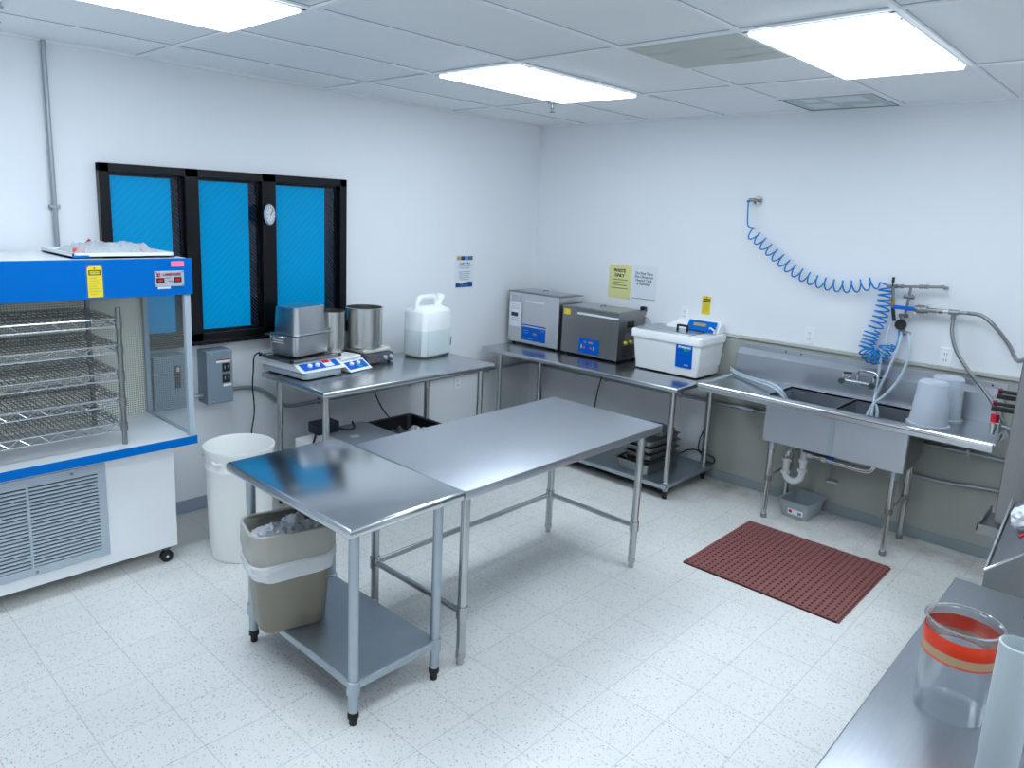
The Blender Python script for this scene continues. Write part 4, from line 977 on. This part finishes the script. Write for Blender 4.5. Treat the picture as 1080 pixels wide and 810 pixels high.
# drain plumbing: part of the sink
dr = MB().tube([(-.305,-2.74,.555),(-.305,-2.74,.47)],.024,16).build('drain_tailpiece','pvc',t,True)
MB().tube([(-.305,-2.74,.56),(-.305,-2.74,.535)],.038,16).build('drain_flange','chrome',dr,True)
tr_ = MB().tube(smoothpath([(-.305,-2.74,.47),(-.305,-2.742,.33),(-.305,-2.73,.285),(-.305,-2.70,.262),(-.305,-2.665,.262),(-.305,-2.637,.285),(-.305,-2.63,.33),(-.305,-2.63,.40)],5),.022,14).build('p_trap','pvc',t,True)
k = MB()
for p in ((-2.74,.42),(-2.74,.35),(-2.63,.31),(-2.63,.40)): k.lathe([(.0225,-.014),(.031,-.01),(.031,.01),(.0225,.014)],(-.305,p[0],p[1]),16)
k.build('slip_nuts','pvc',tr_,True)
MB().tube(smoothpath([(-.305,-2.63,.40),(-.305,-2.635,.45),(-.27,-2.66,.48),(-.18,-2.68,.48),(-.05,-2.68,.48),(-.008,-2.68,.48)],5),.0195,14).build('waste_arm','chrome',t,True)
MB().tube(smoothpath([(-.305,-2.77,.475),(-.305,-2.95,.465),(-.305,-3.08,.458),(-.305,-3.15,.465),(-.305,-3.175,.50),(-.305,-3.175,.555)],6),.019,14).build('cross_drain_pipe','chrome',t,True)
MB().tube([(-.305,-2.762,.477),(-.305,-2.80,.476)],.026,14).build('pipe_nut','pvc',t,True)
MB().tube([(-.305,-2.86,.472),(-.305,-2.885,.47)],.026,14).build('pipe_nut','pvc',t,True)
MB().tube([(-.38,-2.76,.52),(-.38,-2.92,.515)],.016,10).build('drain_lever','black',t,True)
MB().tube([(-.38,-2.92,.515),(-.38,-2.95,.515)],.022,12).build('lever_knob','blue',t,True)
MB().tube([(-.12,-2.87,.55),(-.12,-2.87,.27)],.008,8).build('supply_pipe','steel_dark',t,True)
MB().tube([(-.14,-2.85,.27),(-.10,-2.91,.265)],.017,10).build('supply_valve','chrome',t,True)
# faucet
t = thing('wall_faucet','chrome two-handle wall faucet on the sink backsplash','faucet',(-.05,-2.95,.93))
MB().tube([(-.13,-2.86,.985),(-.13,-3.06,.985)],.016,14).build('body_bar','chrome',t,True)
for y in (-2.865,-3.055):
    MB().tube([(-.052,y,.985),(-.13,y,.985)],.017,14).build('inlet_shank','chrome',t,True)
    MB().tube([(-.0505,y,.985),(-.06,y,.985)],.03,18).build('wall_flange','chrome',t,True)
    v = MB().tube([(-.13,y,.975),(-.13,y,1.03)],.014,12).build('valve_stem','chrome',t,True)
    MB().tube([(-.13,y+.0,1.034),(-.13,y-.055,1.04)],.007,8).build('lever','black',v,True)
    MB().tube([(-.15,y,.985),(-.165,y,.98)],.02,12).build('end_cap','dgrey',v,True)
MB().tube(smoothpath([(-.13,-2.955,.985),(-.13,-2.955,1.04),(-.135,-2.963,1.06),(-.15,-2.99,1.07),(-.17,-3.06,1.072),(-.18,-3.085,1.06),(-.182,-3.092,1.03),(-.182,-3.092,.985)],6),.0105,12).build('spout','chrome',t,True)
# nested buckets upside down
def bucket(label,cx,cy,r0,r1,h,z=.8815-.0133):
    t = thing('plastic_bucket',label,'bucket',(cx,cy,z))
    MB().lathe([(r0+.012,0),(r0+.012,.012),(r0,.014),(r1+.002,h-.012),(r1-.01,h),(.001,h),(.001,h-.003),(r1-.012,h-.003),(r0-.003,.014),(r0+.004,0)],(cx,cy,z),40).build('bucket_body','clear2',t,True)
    return t
bucket('frosted plastic bucket upside down on the right drainboard, in front',-.43,-3.46,.102,.078,.265)
bucket('frosted plastic bucket upside down behind the front one on the drainboard',-.195,-3.485,.095,.082,.265)
# siphon hoses
tag(MB().tube(smoothpath([(-.04,-2.03,.905),(-.12,-2.13,.895),(-.24,-2.30,.90),(-.33,-2.46,.91),(-.37,-2.56,.885),(-.34,-2.60,.80),(-.33,-2.61,.66)],7),.010,10).build('drain_tubing','tube_clear',None,True),'pale grey flexible tube crossing the left drainboard into the left bowl, outer one','tubing')
tag(MB().tube(smoothpath([(-.075,-2.05,.895),(-.16,-2.16,.885),(-.27,-2.33,.89),(-.37,-2.49,.895),(-.41,-2.58,.865),(-.39,-2.62,.78),(-.385,-2.63,.63)],7),.010,10).build('drain_tubing','tube_clear',None,True),'pale grey flexible tube crossing the left drainboard into the left bowl, nearer one','tubing')
# steel bar lying across the left drainboard corner
# tub under trap
t = thing('drip_tub','frosted plastic tub on the floor catching drips below the sink trap','tub',(-.19,-2.73,0),math.radians(-3))
R_=lambda a,b,z: rrect(0,0,a,b,.03,z,5)
MB().loft([R_(.25,.17,.001),R_(.26,.18,.006),R_(.29,.21,.115),R_(.305,.225,.117),R_(.305,.225,.122),R_(.284,.204,.12),R_(.25,.17,.008)],(True,True)).build('tub_body','binpl',t,True,world=False)
Mt = Matrix.Translation((-.1385,0,.05))@Matrix.Rotation(math.radians(-6.5),4,'Y')
MB().box(-.004,-.002,-.07,.035,-.018,.02,Mx=Mt).build('label','paper',t,world=False)
MB().box(-.005,-.0035,.005,.028,-.008,.014,Mx=Mt).build('logo_print','red',t,world=False)
MB().box(-.005,-.0035,-.06,-.035,-.012,.008,Mx=Mt).build('print_block','inkgrey',t,world=False)
# floor mat
mx0,mx1,my0,my1 = -1.505,-.62,-3.425,-2.55
t = thing('rubber_mat','oxide-red perforated rubber mat on the floor before the sink','floor mat',((mx0+mx1)/2,(my0+my1)/2,0))
k = MB(); k.box(mx0,mx1,my0,my1,.001,.007); k.build('mat_base','matdark',t)
k = MB(); nx,ny = 25,25
ax=(mx1-mx0)/nx; ay=(my1-my0)/ny
for i in range(nx+1):
    x=mx0+i*ax; w=.0085 if i not in (0,nx) else .011; k.box(max(mx0,x-w),min(mx1,x+w),my0,my1,.006,.0135)
for j in range(ny+1):
    y=my0+j*ay; w=.0105 if j not in (0,ny) else .014; k.box(mx0,mx1,max(my0,y-w),min(my1,y+w),.006,.0134)
for j in (9,17): y=my0+j*ay; k.box(mx0,mx1,y-.012,y+.012,.0134,.0155)
k.build('rib_lattice','mat',t)
k = MB()
for i in range(36):
    x=mx0+.012+i*(mx1-mx0-.024)/35; k.box(x-.006,x+.006,my0-.012,my0-.001,.001,.010,.002)
k.build('interlock_teeth','mat',t)

# ------------------------------------------------------------------ air and water service on the sink wall
t = thing('coiled_air_hose','bright blue coiled air hose strung across the right wall to the manifold','hose',(-.05,-2.5,1.2))
fitp = Vector((-.07,-2.035,2.15))
def helix(path, r, turns, r2=None, phase=0):
    P=[Vector(p) for p in smoothpath(path,10)]; n=int(turns*14); L_=[0]
    for i in range(1,len(P)): L_.append(L_[-1]+(P[i]-P[i-1]).length)
    out=[]; T=L_[-1]; u=Vector((1,0,0))
    for i in range(n+1):
        s_=T*i/n; k=0
        while k<len(L_)-2 and L_[k+1]<s_: k+=1
        f=(s_-L_[k])/max(1e-9,(L_[k+1]-L_[k])); c=P[k].lerp(P[k+1],f); tg=(P[k+1]-P[k]).normalized()
        u=(u-tg*u.dot(tg)).normalized(); w=tg.cross(u); rr=r if r2 is None else r+(r2-r)*i/n
        a=phase+2*PI*turns*i/n; out.append(c+u*rr*math.cos(a)*.9+w*rr*math.sin(a))
    return out
def PX(px): return px
sec1=[(-.075,-2.07,1.93),(-.075,-2.17,1.86),(-.075,-2.30,1.76),(-.075,-2.45,1.665),(-.075,-2.62,1.61),(-.075,-2.80,1.60),(-.075,-2.98,1.645)]
sec2=[(-.075,-3.03,1.63),(-.075,-3.035,1.55),(-.075,-3.02,1.42),(-.075,-3.00,1.34)]
sec3=[(-.075,-2.99,1.33),(-.08,-2.975,1.25),(-.085,-2.97,1.20),(-.10,-3.01,1.165),(-.11,-3.06,1.17),(-.105,-3.09,1.22),(-.10,-3.095,1.26)]
h1=helix(sec1,.039,17); h2=helix(sec2,.042,8); h3=helix(sec3,.045,14)
allp=[(-.07,-2.04,2.14),(-.07,-2.045,2.06),(-.075,-2.055,1.98)]
MB().tube(smoothpath([(-.055,-2.04,2.148),(-.07,-2.042,2.13),(-.072,-2.048,2.05),(-.075,-2.06,1.97),h1[2]],6)+h1[3:],.0052,7).build('coil_span','blue_hose',t,True)
MB().tube(h2,.0052,7).build('coil_drop','blue_hose',t,True)
MB().tube([h1[-1].lerp(h2[0],k/4) for k in range(5)],.0052,7).build('coil_link','blue_hose',t,True)
MB().tube(h3,.0052,7).build('coil_bundle','blue_hose',t,True)
MB().tube(smoothpath([h3[-1],(-.10,-3.135,1.23),(-.10,-3.155,1.29),(-.10,-3.15,1.36),(-.1,-3.148,1.39)],6),.0052,7).build('coil_tail','blue_hose',t,True)
t = thing('air_hose_fitting','brass and chrome wall fitting where the blue coil starts','fitting',(0,-2.07,2.15))
MB().tube([(0,-2.085,2.15),(-.012,-2.085,2.15)],.032,20).build('wall_flange','chrome',t,True)
MB().tube([(-.01,-2.085,2.15),(-.05,-2.085,2.15)],.012,12).build('elbow','brass',t,True)
MB().tube([(-.05,-2.095,2.15),(-.05,-2.04,2.15)],.012,10).build('coupler','steel_dark',t,True)
MB().tube([(-.05,-2.045,2.15),(-.06,-2.03,2.135)],.010,10).build('swivel','rubber',t,True)

t = thing('water_manifold','stainless pipe manifold with valves and blue lever above the sink','manifold',(0,-3.2,1.4))
X=-.075
def seg(name,pts,r,m='steel_dark',par=None,s=12): return MB().tube(pts,r,s).build(name,m,par or t,True)
top = seg('upper_pipe',[(X,-3.05,1.628),(X,-3.34,1.652)],.0085)
seg('upper_elbow',smoothpath([(X,-3.335,1.652),(X,-3.352,1.655),(X,-3.357,1.648),(X+.03,-3.357,1.645),(-.002,-3.357,1.645)],4),.0095)
for y in (-3.08,-3.11,-3.22,-3.25): seg('hex_nut',[(X,y,1.628+(-3.05-y)*.083),(X,y-.022,1.63+(-3.05-y)*.083)],.0145,'steel_dark',None,6)
seg('end_fitting',[(X,-3.035,1.625),(X,-3.06,1.628)],.012)
seg('down_pipe',[(X,-3.175,1.64),(X,-3.165,1.46)],.0085)
seg('wall_standoff',[(X,-3.17,1.575),(-.002,-3.17,1.575)],.009)
seg('cross_nut',[(X,-3.14,1.572),(X,-3.20,1.572)],.012,'steel_dark',None,6)
seg('cross_nut',[(X,-3.13,1.452),(X,-3.185,1.452)],.013,'steel_dark',None,6)
bv = seg('ball_valve',[(X,-3.18,1.50),(X,-3.34,1.505)],.014)
seg('valve_body',[(X,-3.22,1.502),(X,-3.285,1.504)],.027,'steel_dark',bv,10)
k=MB()
for y in (-3.225,-3.28):
    for dz in (-.024,.024): k.tube([(X-.02,y,1.503+dz),(X+.02,y,1.503+dz)],.007,6)
k.build('valve_bolts','chrome',bv)
seg('lever_stem',[(X,-3.25,1.51),(X-.05,-3.25,1.51)],.006,'chrome',bv)
MB().box(X-.062,X-.048,-3.225,-3.10,1.494,1.518,.006).build('blue_lever','blue',bv)
seg('union',[(X,-3.34,1.505),(X,-3.40,1.507)],.012,'chrome')
seg('hex_nut',[(X,-3.345,1.505),(X,-3.37,1.506)],.0175,'steel_dark',None,6)
seg('tee',[(X,-3.40,1.507),(X,-3.455,1.508)],.016)
seg('tee_branch',[(X,-3.428,1.507),(X,-3.43,1.465)],.0145)
seg('hose_nut',[(X,-3.455,1.508),(X,-3.50,1.512)],.0125,'chrome',None,6)
seg('wall_standoff',[(X,-3.31,1.504),(-.002,-3.31,1.504)],.009)
# regulator: black knob with vertical gauge stem
rg = seg('regulator_body',[(X,-3.15,1.45),(X,-3.165,1.35)],.016)
MB().lathe([(.02,0),(.034,.004),(.036,.02),(.03,.03)],Mx=Matrix.Translation((X-.012,-3.155,1.395))@Matrix.Rotation(-PI/2,4,'Y'),caps=(True,True),seg=10).build('regulator_knob','black',rg,True)
seg('regulator_outlet',[(X-.01,-3.175,1.345),(X-.02,-3.215,1.345)],.011)
seg('drain_nipple',[(X,-3.168,1.35),(X,-3.172,1.325)],.01)
gs = seg('blow_gun_stem',[(X-.03,-3.075,1.68),(X-.03,-3.078,1.60)],.005,'black'); seg('gun_tip',[(X-.03,-3.075,1.69),(X-.03,-3.0755,1.655)],.0085,'black',gs)
seg('gun_shank',[(X-.03,-3.08,1.63),(X-.03,-3.09,1.555)],.009,'steel_dark',gs); seg('brass_coupler',[(X-.03,-3.088,1.56),(X-.03,-3.095,1.50)],.011,'brass',gs); seg('gun_grip',[(X-.03,-3.095,1.50),(X-.03,-3.115,1.415)],.011,'black',gs)
# milky drip tubes into the sink
def soft(pts,lab,r=.0095): return MB().tube(smoothpath(pts,8),r,10).build('drip_tube','tube_clear',t,True)
soft([(-.085,-3.09,1.40),(-.10,-3.085,1.30),(-.12,-3.075,1.15),(-.14,-3.08,1.0),(-.18,-3.09,.90),(-.24,-3.08,.82),(-.28,-3.05,.70)],'milky tube hanging from the manifold, leftmost, down into the right bowl')
soft([(-.095,-3.165,1.34),(-.11,-3.16,1.25),(-.13,-3.13,1.10),(-.15,-3.10,.98),(-.19,-3.09,.90),(-.23,-3.13,.84),(-.26,-3.13,.72)],'milky tube hanging from the manifold, middle of the three')
soft([(-.10,-3.205,1.345),(-.11,-3.225,1.28),(-.12,-3.23,1.18),(-.14,-3.20,1.05),(-.17,-3.15,.95),(-.20,-3.11,.90),(-.23,-3.10,.88),(-.27,-3.11,.78)],'milky tube looping widest to the right below the manifold')
MB().tube(smoothpath([(X,-3.43,1.465),(-.09,-3.44,1.38),(-.10,-3.485,1.27),(-.11,-3.58,1.15),(-.13,-3.68,1.05),(-.2,-3.77,.95),(-.4,-3.86,.90),(-.7,-3.925,.87),(-.95,-3.96,.86)],8),.0105,10).build('braided_hose','steel_dark',t,True)
MB().tube(smoothpath([(X,-3.50,1.512),(-.09,-3.58,1.505),(-.12,-3.66,1.45),(-.25,-3.76,1.37),(-.5,-3.84,1.33),(-.9,-3.935,1.40),(-1.0,-3.98,1.42)],8),.0115,10).build('braided_hose','steel_dark',t,True)

# ------------------------------------------------------------------ machine at the right edge
t = thing('filling_machine','tall stainless machine column standing at the right edge past the sink','machine',(-1.0,-4.3,0))
MB().box(-1.20,-.95,-4.25,-3.955,.645,2.0,.004).build('column','steel_dark',t)
k = MB(); k.box(-1.25,-.92,-4.06,-3.90,.588,.602); k.box(-1.25,-1.243,-4.06,-3.90,.602,.636); k.box(-1.25,-.92,-3.907,-3.90,.602,.636); k.build('bracket_shelf','steel_dark',t)
k = MB(); k.tube([(-1.16,-4.0,.602),(-1.16,-4.0,.646)],.013,10); k.tube([(-1.16,-4.12,.602),(-1.16,-4.12,.646)],.013,10); k.build('mounting_bolts','black',t,True)
MB().box(-1.12,-.5,-4.7,-4.05,.06,.588,.006).build('machine_base','steel_dark',t)
MB().box(-1.02,-.99,-3.99,-3.96,.0,.588).build('front_leg','leg',t)
for (x,y) in ((-1.05,-4.12),(-.56,-4.12),(-1.05,-4.63),(-.56,-4.63)): MB().lathe([(.03,0),(.02,.01),(.02,.062)],(x,y,0),12,caps=(True,True)).build('foot','rubber',t,True)
def clampv(z,dy,dx):
    x=-1.05+dx
    v = MB().box(x-.012,x+.012,-3.956,-3.86+dy,z-.014,z+.008,.003).build('clamp','black',t)
    MB().box(x-.012,x+.012,-3.956,-3.865+dy,z+.014,z+.03,.003).build('clamp_lever','black',v)
    MB().tube([(x,-3.872+dy,z+.004),(x,-3.869+dy,z+.036)],.010,10).build('pivot','red',v,True)
clampv(1.225,.0,.0); clampv(1.165,.012,-.01)
MB().tube([(-1.06,-3.870,1.095),(-1.06,-3.868,1.135)],.018,14).build('nozzle_collar','red',t,True)
MB().tube([(-1.06,-3.868,1.035),(-1.06,-3.868,1.09)],.010,12,r_end=.017).build('nozzle','chrome',t,True)
MB().tube([(-1.05,-3.90,1.08),(-1.05,-3.957,1.075)],.006,10).build('nozzle_arm','conduit',t,True)
# steel hopper in front of it
t = thing('steel_hopper','sloping sheet steel hopper beyond the foreground table','hopper',(-1.8,-4.4,0))
A=(-2.02,-4.06,.72); B=(-1.86,-4.75,.72); C_=(-1.45,-4.035,.83)
k = MB()
k._add([(-2.02,-4.06,.0),(-1.80,-4.80,.0),(-1.80,-4.80,1.05),(-1.93,-4.36,1.0),(-2.02,-4.06,.725)],[(0,1,2,3,4)])
k.build('front_panel','steel_dark',t)
k = MB(); k._add([(-2.02,-4.06,.0),(-2.02,-4.06,.725),(-1.40,-4.035,.84),(-1.40,-4.035,.0)],[(0,1,2,3)]); k.build('side_panel','steel_dark',t)
k = MB(); k._add([(-2.015,-4.063,.722),(-1.92,-4.36,1.0),(-1.80,-4.80,1.05),(-1.2,-4.80,1.06),(-1.40,-4.045,.835)],[(0,1,2,3,4)]); k.build('inner_slope','steel_dark',t)
k = MB(); k.tube([(-2.02,-4.06,.725),(-1.93,-4.36,1.0),(-1.80,-4.80,1.05)],.005,8); k.tube([(-2.02,-4.06,.725),(-1.40,-4.035,.84)],.005,8); k.build('rolled_edge','chrome',t,True)
k = MB(); k.box(-1.40,-1.39,-4.8,-4.1,0,1.1); k.build('rear_panel','steel_dark',t)

pn_=lambda p,q,m,lab: tag(MB().tube([p,q],.006,10).build('marker_pen',m,None,True),lab,'pen')
pn_((-1.86,-4.13,.835),(-1.75,-4.22,.925),'red','red marker pen lying on the steel hopper slope')
pn_((-1.80,-4.14,.845),(-1.68,-4.24,.945),'green','green marker pen beside the red one on the hopper')
w_=wad(-1.74,-4.12,.875,.045,51); tag(w_.build('cleaning_cloth','paper'),'white cloth bunched on the steel hopper behind the pens','cloth')

# ------------------------------------------------------------------ beaker and tube on the foreground table
bc=(-3.305,-4.20,.8605)
t = thing('clear_jar','clear cylindrical jar with orange and tan tape bands on the foreground table','jar',bc)
R0=.078
MB().lathe([(R0-.006,0),(R0,.006),(R0,.225),(R0+.005,.230),(R0+.005,.234),(R0-.002,.234),(R0-.004,.225),(R0-.004,.008),(.001,.006)],bc,56,caps=(True,True)).build('jar_body','clearjar',t,True)
MB().lathe([(R0+.001,.172),(R0+.0015,.174),(R0+.0015,.206),(R0+.001,.208)],bc,56).build('orange_band','orange_band',t,True)
MB().lathe([(R0+.0008,.150),(R0+.001,.152),(R0+.001,.172)],bc,56).build('tan_band','tan',t,True)
MB().lathe([(R0+.0012,.147),(R0+.002,.149),(R0+.0012,.151)],bc,56).build('thin_orange_edge','orange_band',t,True)
MB().tube([(bc[0]+(R0+.0025)*math.cos(2*PI*i/48),bc[1]+(R0+.0025)*math.sin(2*PI*i/48),bc[2]+.2325) for i in range(48)],.0022,6,closed=True).build('rim_bead','chrome',t,True)
tc_=(-3.62,-4.335,.8605)
t = thing('plastic_cylinder','tall milky plastic cylinder standing nearest the camera on the foreground table','cylinder',tc_)
MB().lathe([(.034,0),(.034,.37),(.031,.372),(.030,.01),(.001,.008)],tc_,40,caps=(True,False)).build('tube_wall','milky',t,True)
MB().lathe([(.04,0),(.04,.006),(.035,.01)],tc_,40,caps=(True,True)).build('base_ring','milky',t,True)
t = thing('clear_jar','clear cylindrical jar standing behind the milky cylinder','jar',(-3.30,-4.42,.8605))
MB().lathe([(.07,0),(.076,.006),(.076,.15),(.079,.153),(.073,.153),(.072,.008),(.001,.006)],(-3.30,-4.42,.8605),48,caps=(True,True)).build('jar_body','clearjar',t,True)

for o in COL.objects:
    base_ = o.name.split('.')[0]
    g_ = {'baking_pan':'steel pans stacked under the bath bench','plastic_bucket':'upturned buckets on the drainboard','steam_pan':'steam pans stacked on the shaker','steel_pot':'steel pots on the stirrers','ultrasonic_bath':'ultrasonic baths on the right-hand bench','drain_tubing':'tubes crossing the left drainboard','caution_tag':'yellow caution tags','wall_notice':'paper notices on the right wall','bench_table':'benches along the walls','marker_pen':'pens on the hopper','cleaning_cloth':'crumpled cloths','clear_jar':'clear jars on the foreground table'}.get(base_)
    if g_ and o.parent is None and 'category' in o: o['group'] = g_

# ------------------------------------------------------------------ camera, world, view
cam = bpy.data.cameras.new('camera'); co = bpy.data.objects.new('camera', cam); COL.objects.link(co); scn.camera = co
YAW,PITCH,ROLL = (math.radians(v) for v in (46.6239,11.2839,2.4693))
f = Vector((math.sin(YAW)*math.cos(PITCH), math.cos(YAW)*math.cos(PITCH), -math.sin(PITCH)))
r = Vector((math.cos(YAW), -math.sin(YAW), 0)); u = r.cross(f)
r2 = math.cos(ROLL)*r + math.sin(ROLL)*u; u2 = -math.sin(ROLL)*r + math.cos(ROLL)*u
Mc = Matrix((( r2.x,u2.x,-f.x,-5.2483),(r2.y,u2.y,-f.y,-4.4602),(r2.z,u2.z,-f.z,1.9974),(0,0,0,1)))
co.matrix_world = Mc
cam.sensor_width = 36; cam.sensor_fit = 'HORIZONTAL'; cam.lens = 25.8125; cam.shift_x = .01956; cam.shift_y = -.02638; cam.clip_start = .02
w = bpy.data.worlds.new('world'); scn.world = w; w.use_nodes = True
w.node_tree.nodes['Background'].inputs[0].default_value = (.02,.03,.05,1); w.node_tree.nodes['Background'].inputs[1].default_value = .3
scn.view_settings.view_transform = 'Standard'; scn.view_settings.look = 'None'; scn.view_settings.gamma = 1; scn.view_settings.exposure = .06
scn.view_settings.use_curve_mapping = False
scn.cycles.max_bounces = 10; scn.cycles.diffuse_bounces = 6; scn.cycles.glossy_bounces = 5; scn.cycles.transparent_max_bounces = 16
scn.cycles.use_denoising = True
scn.cycles.caustics_reflective = False; scn.cycles.caustics_refractive = False
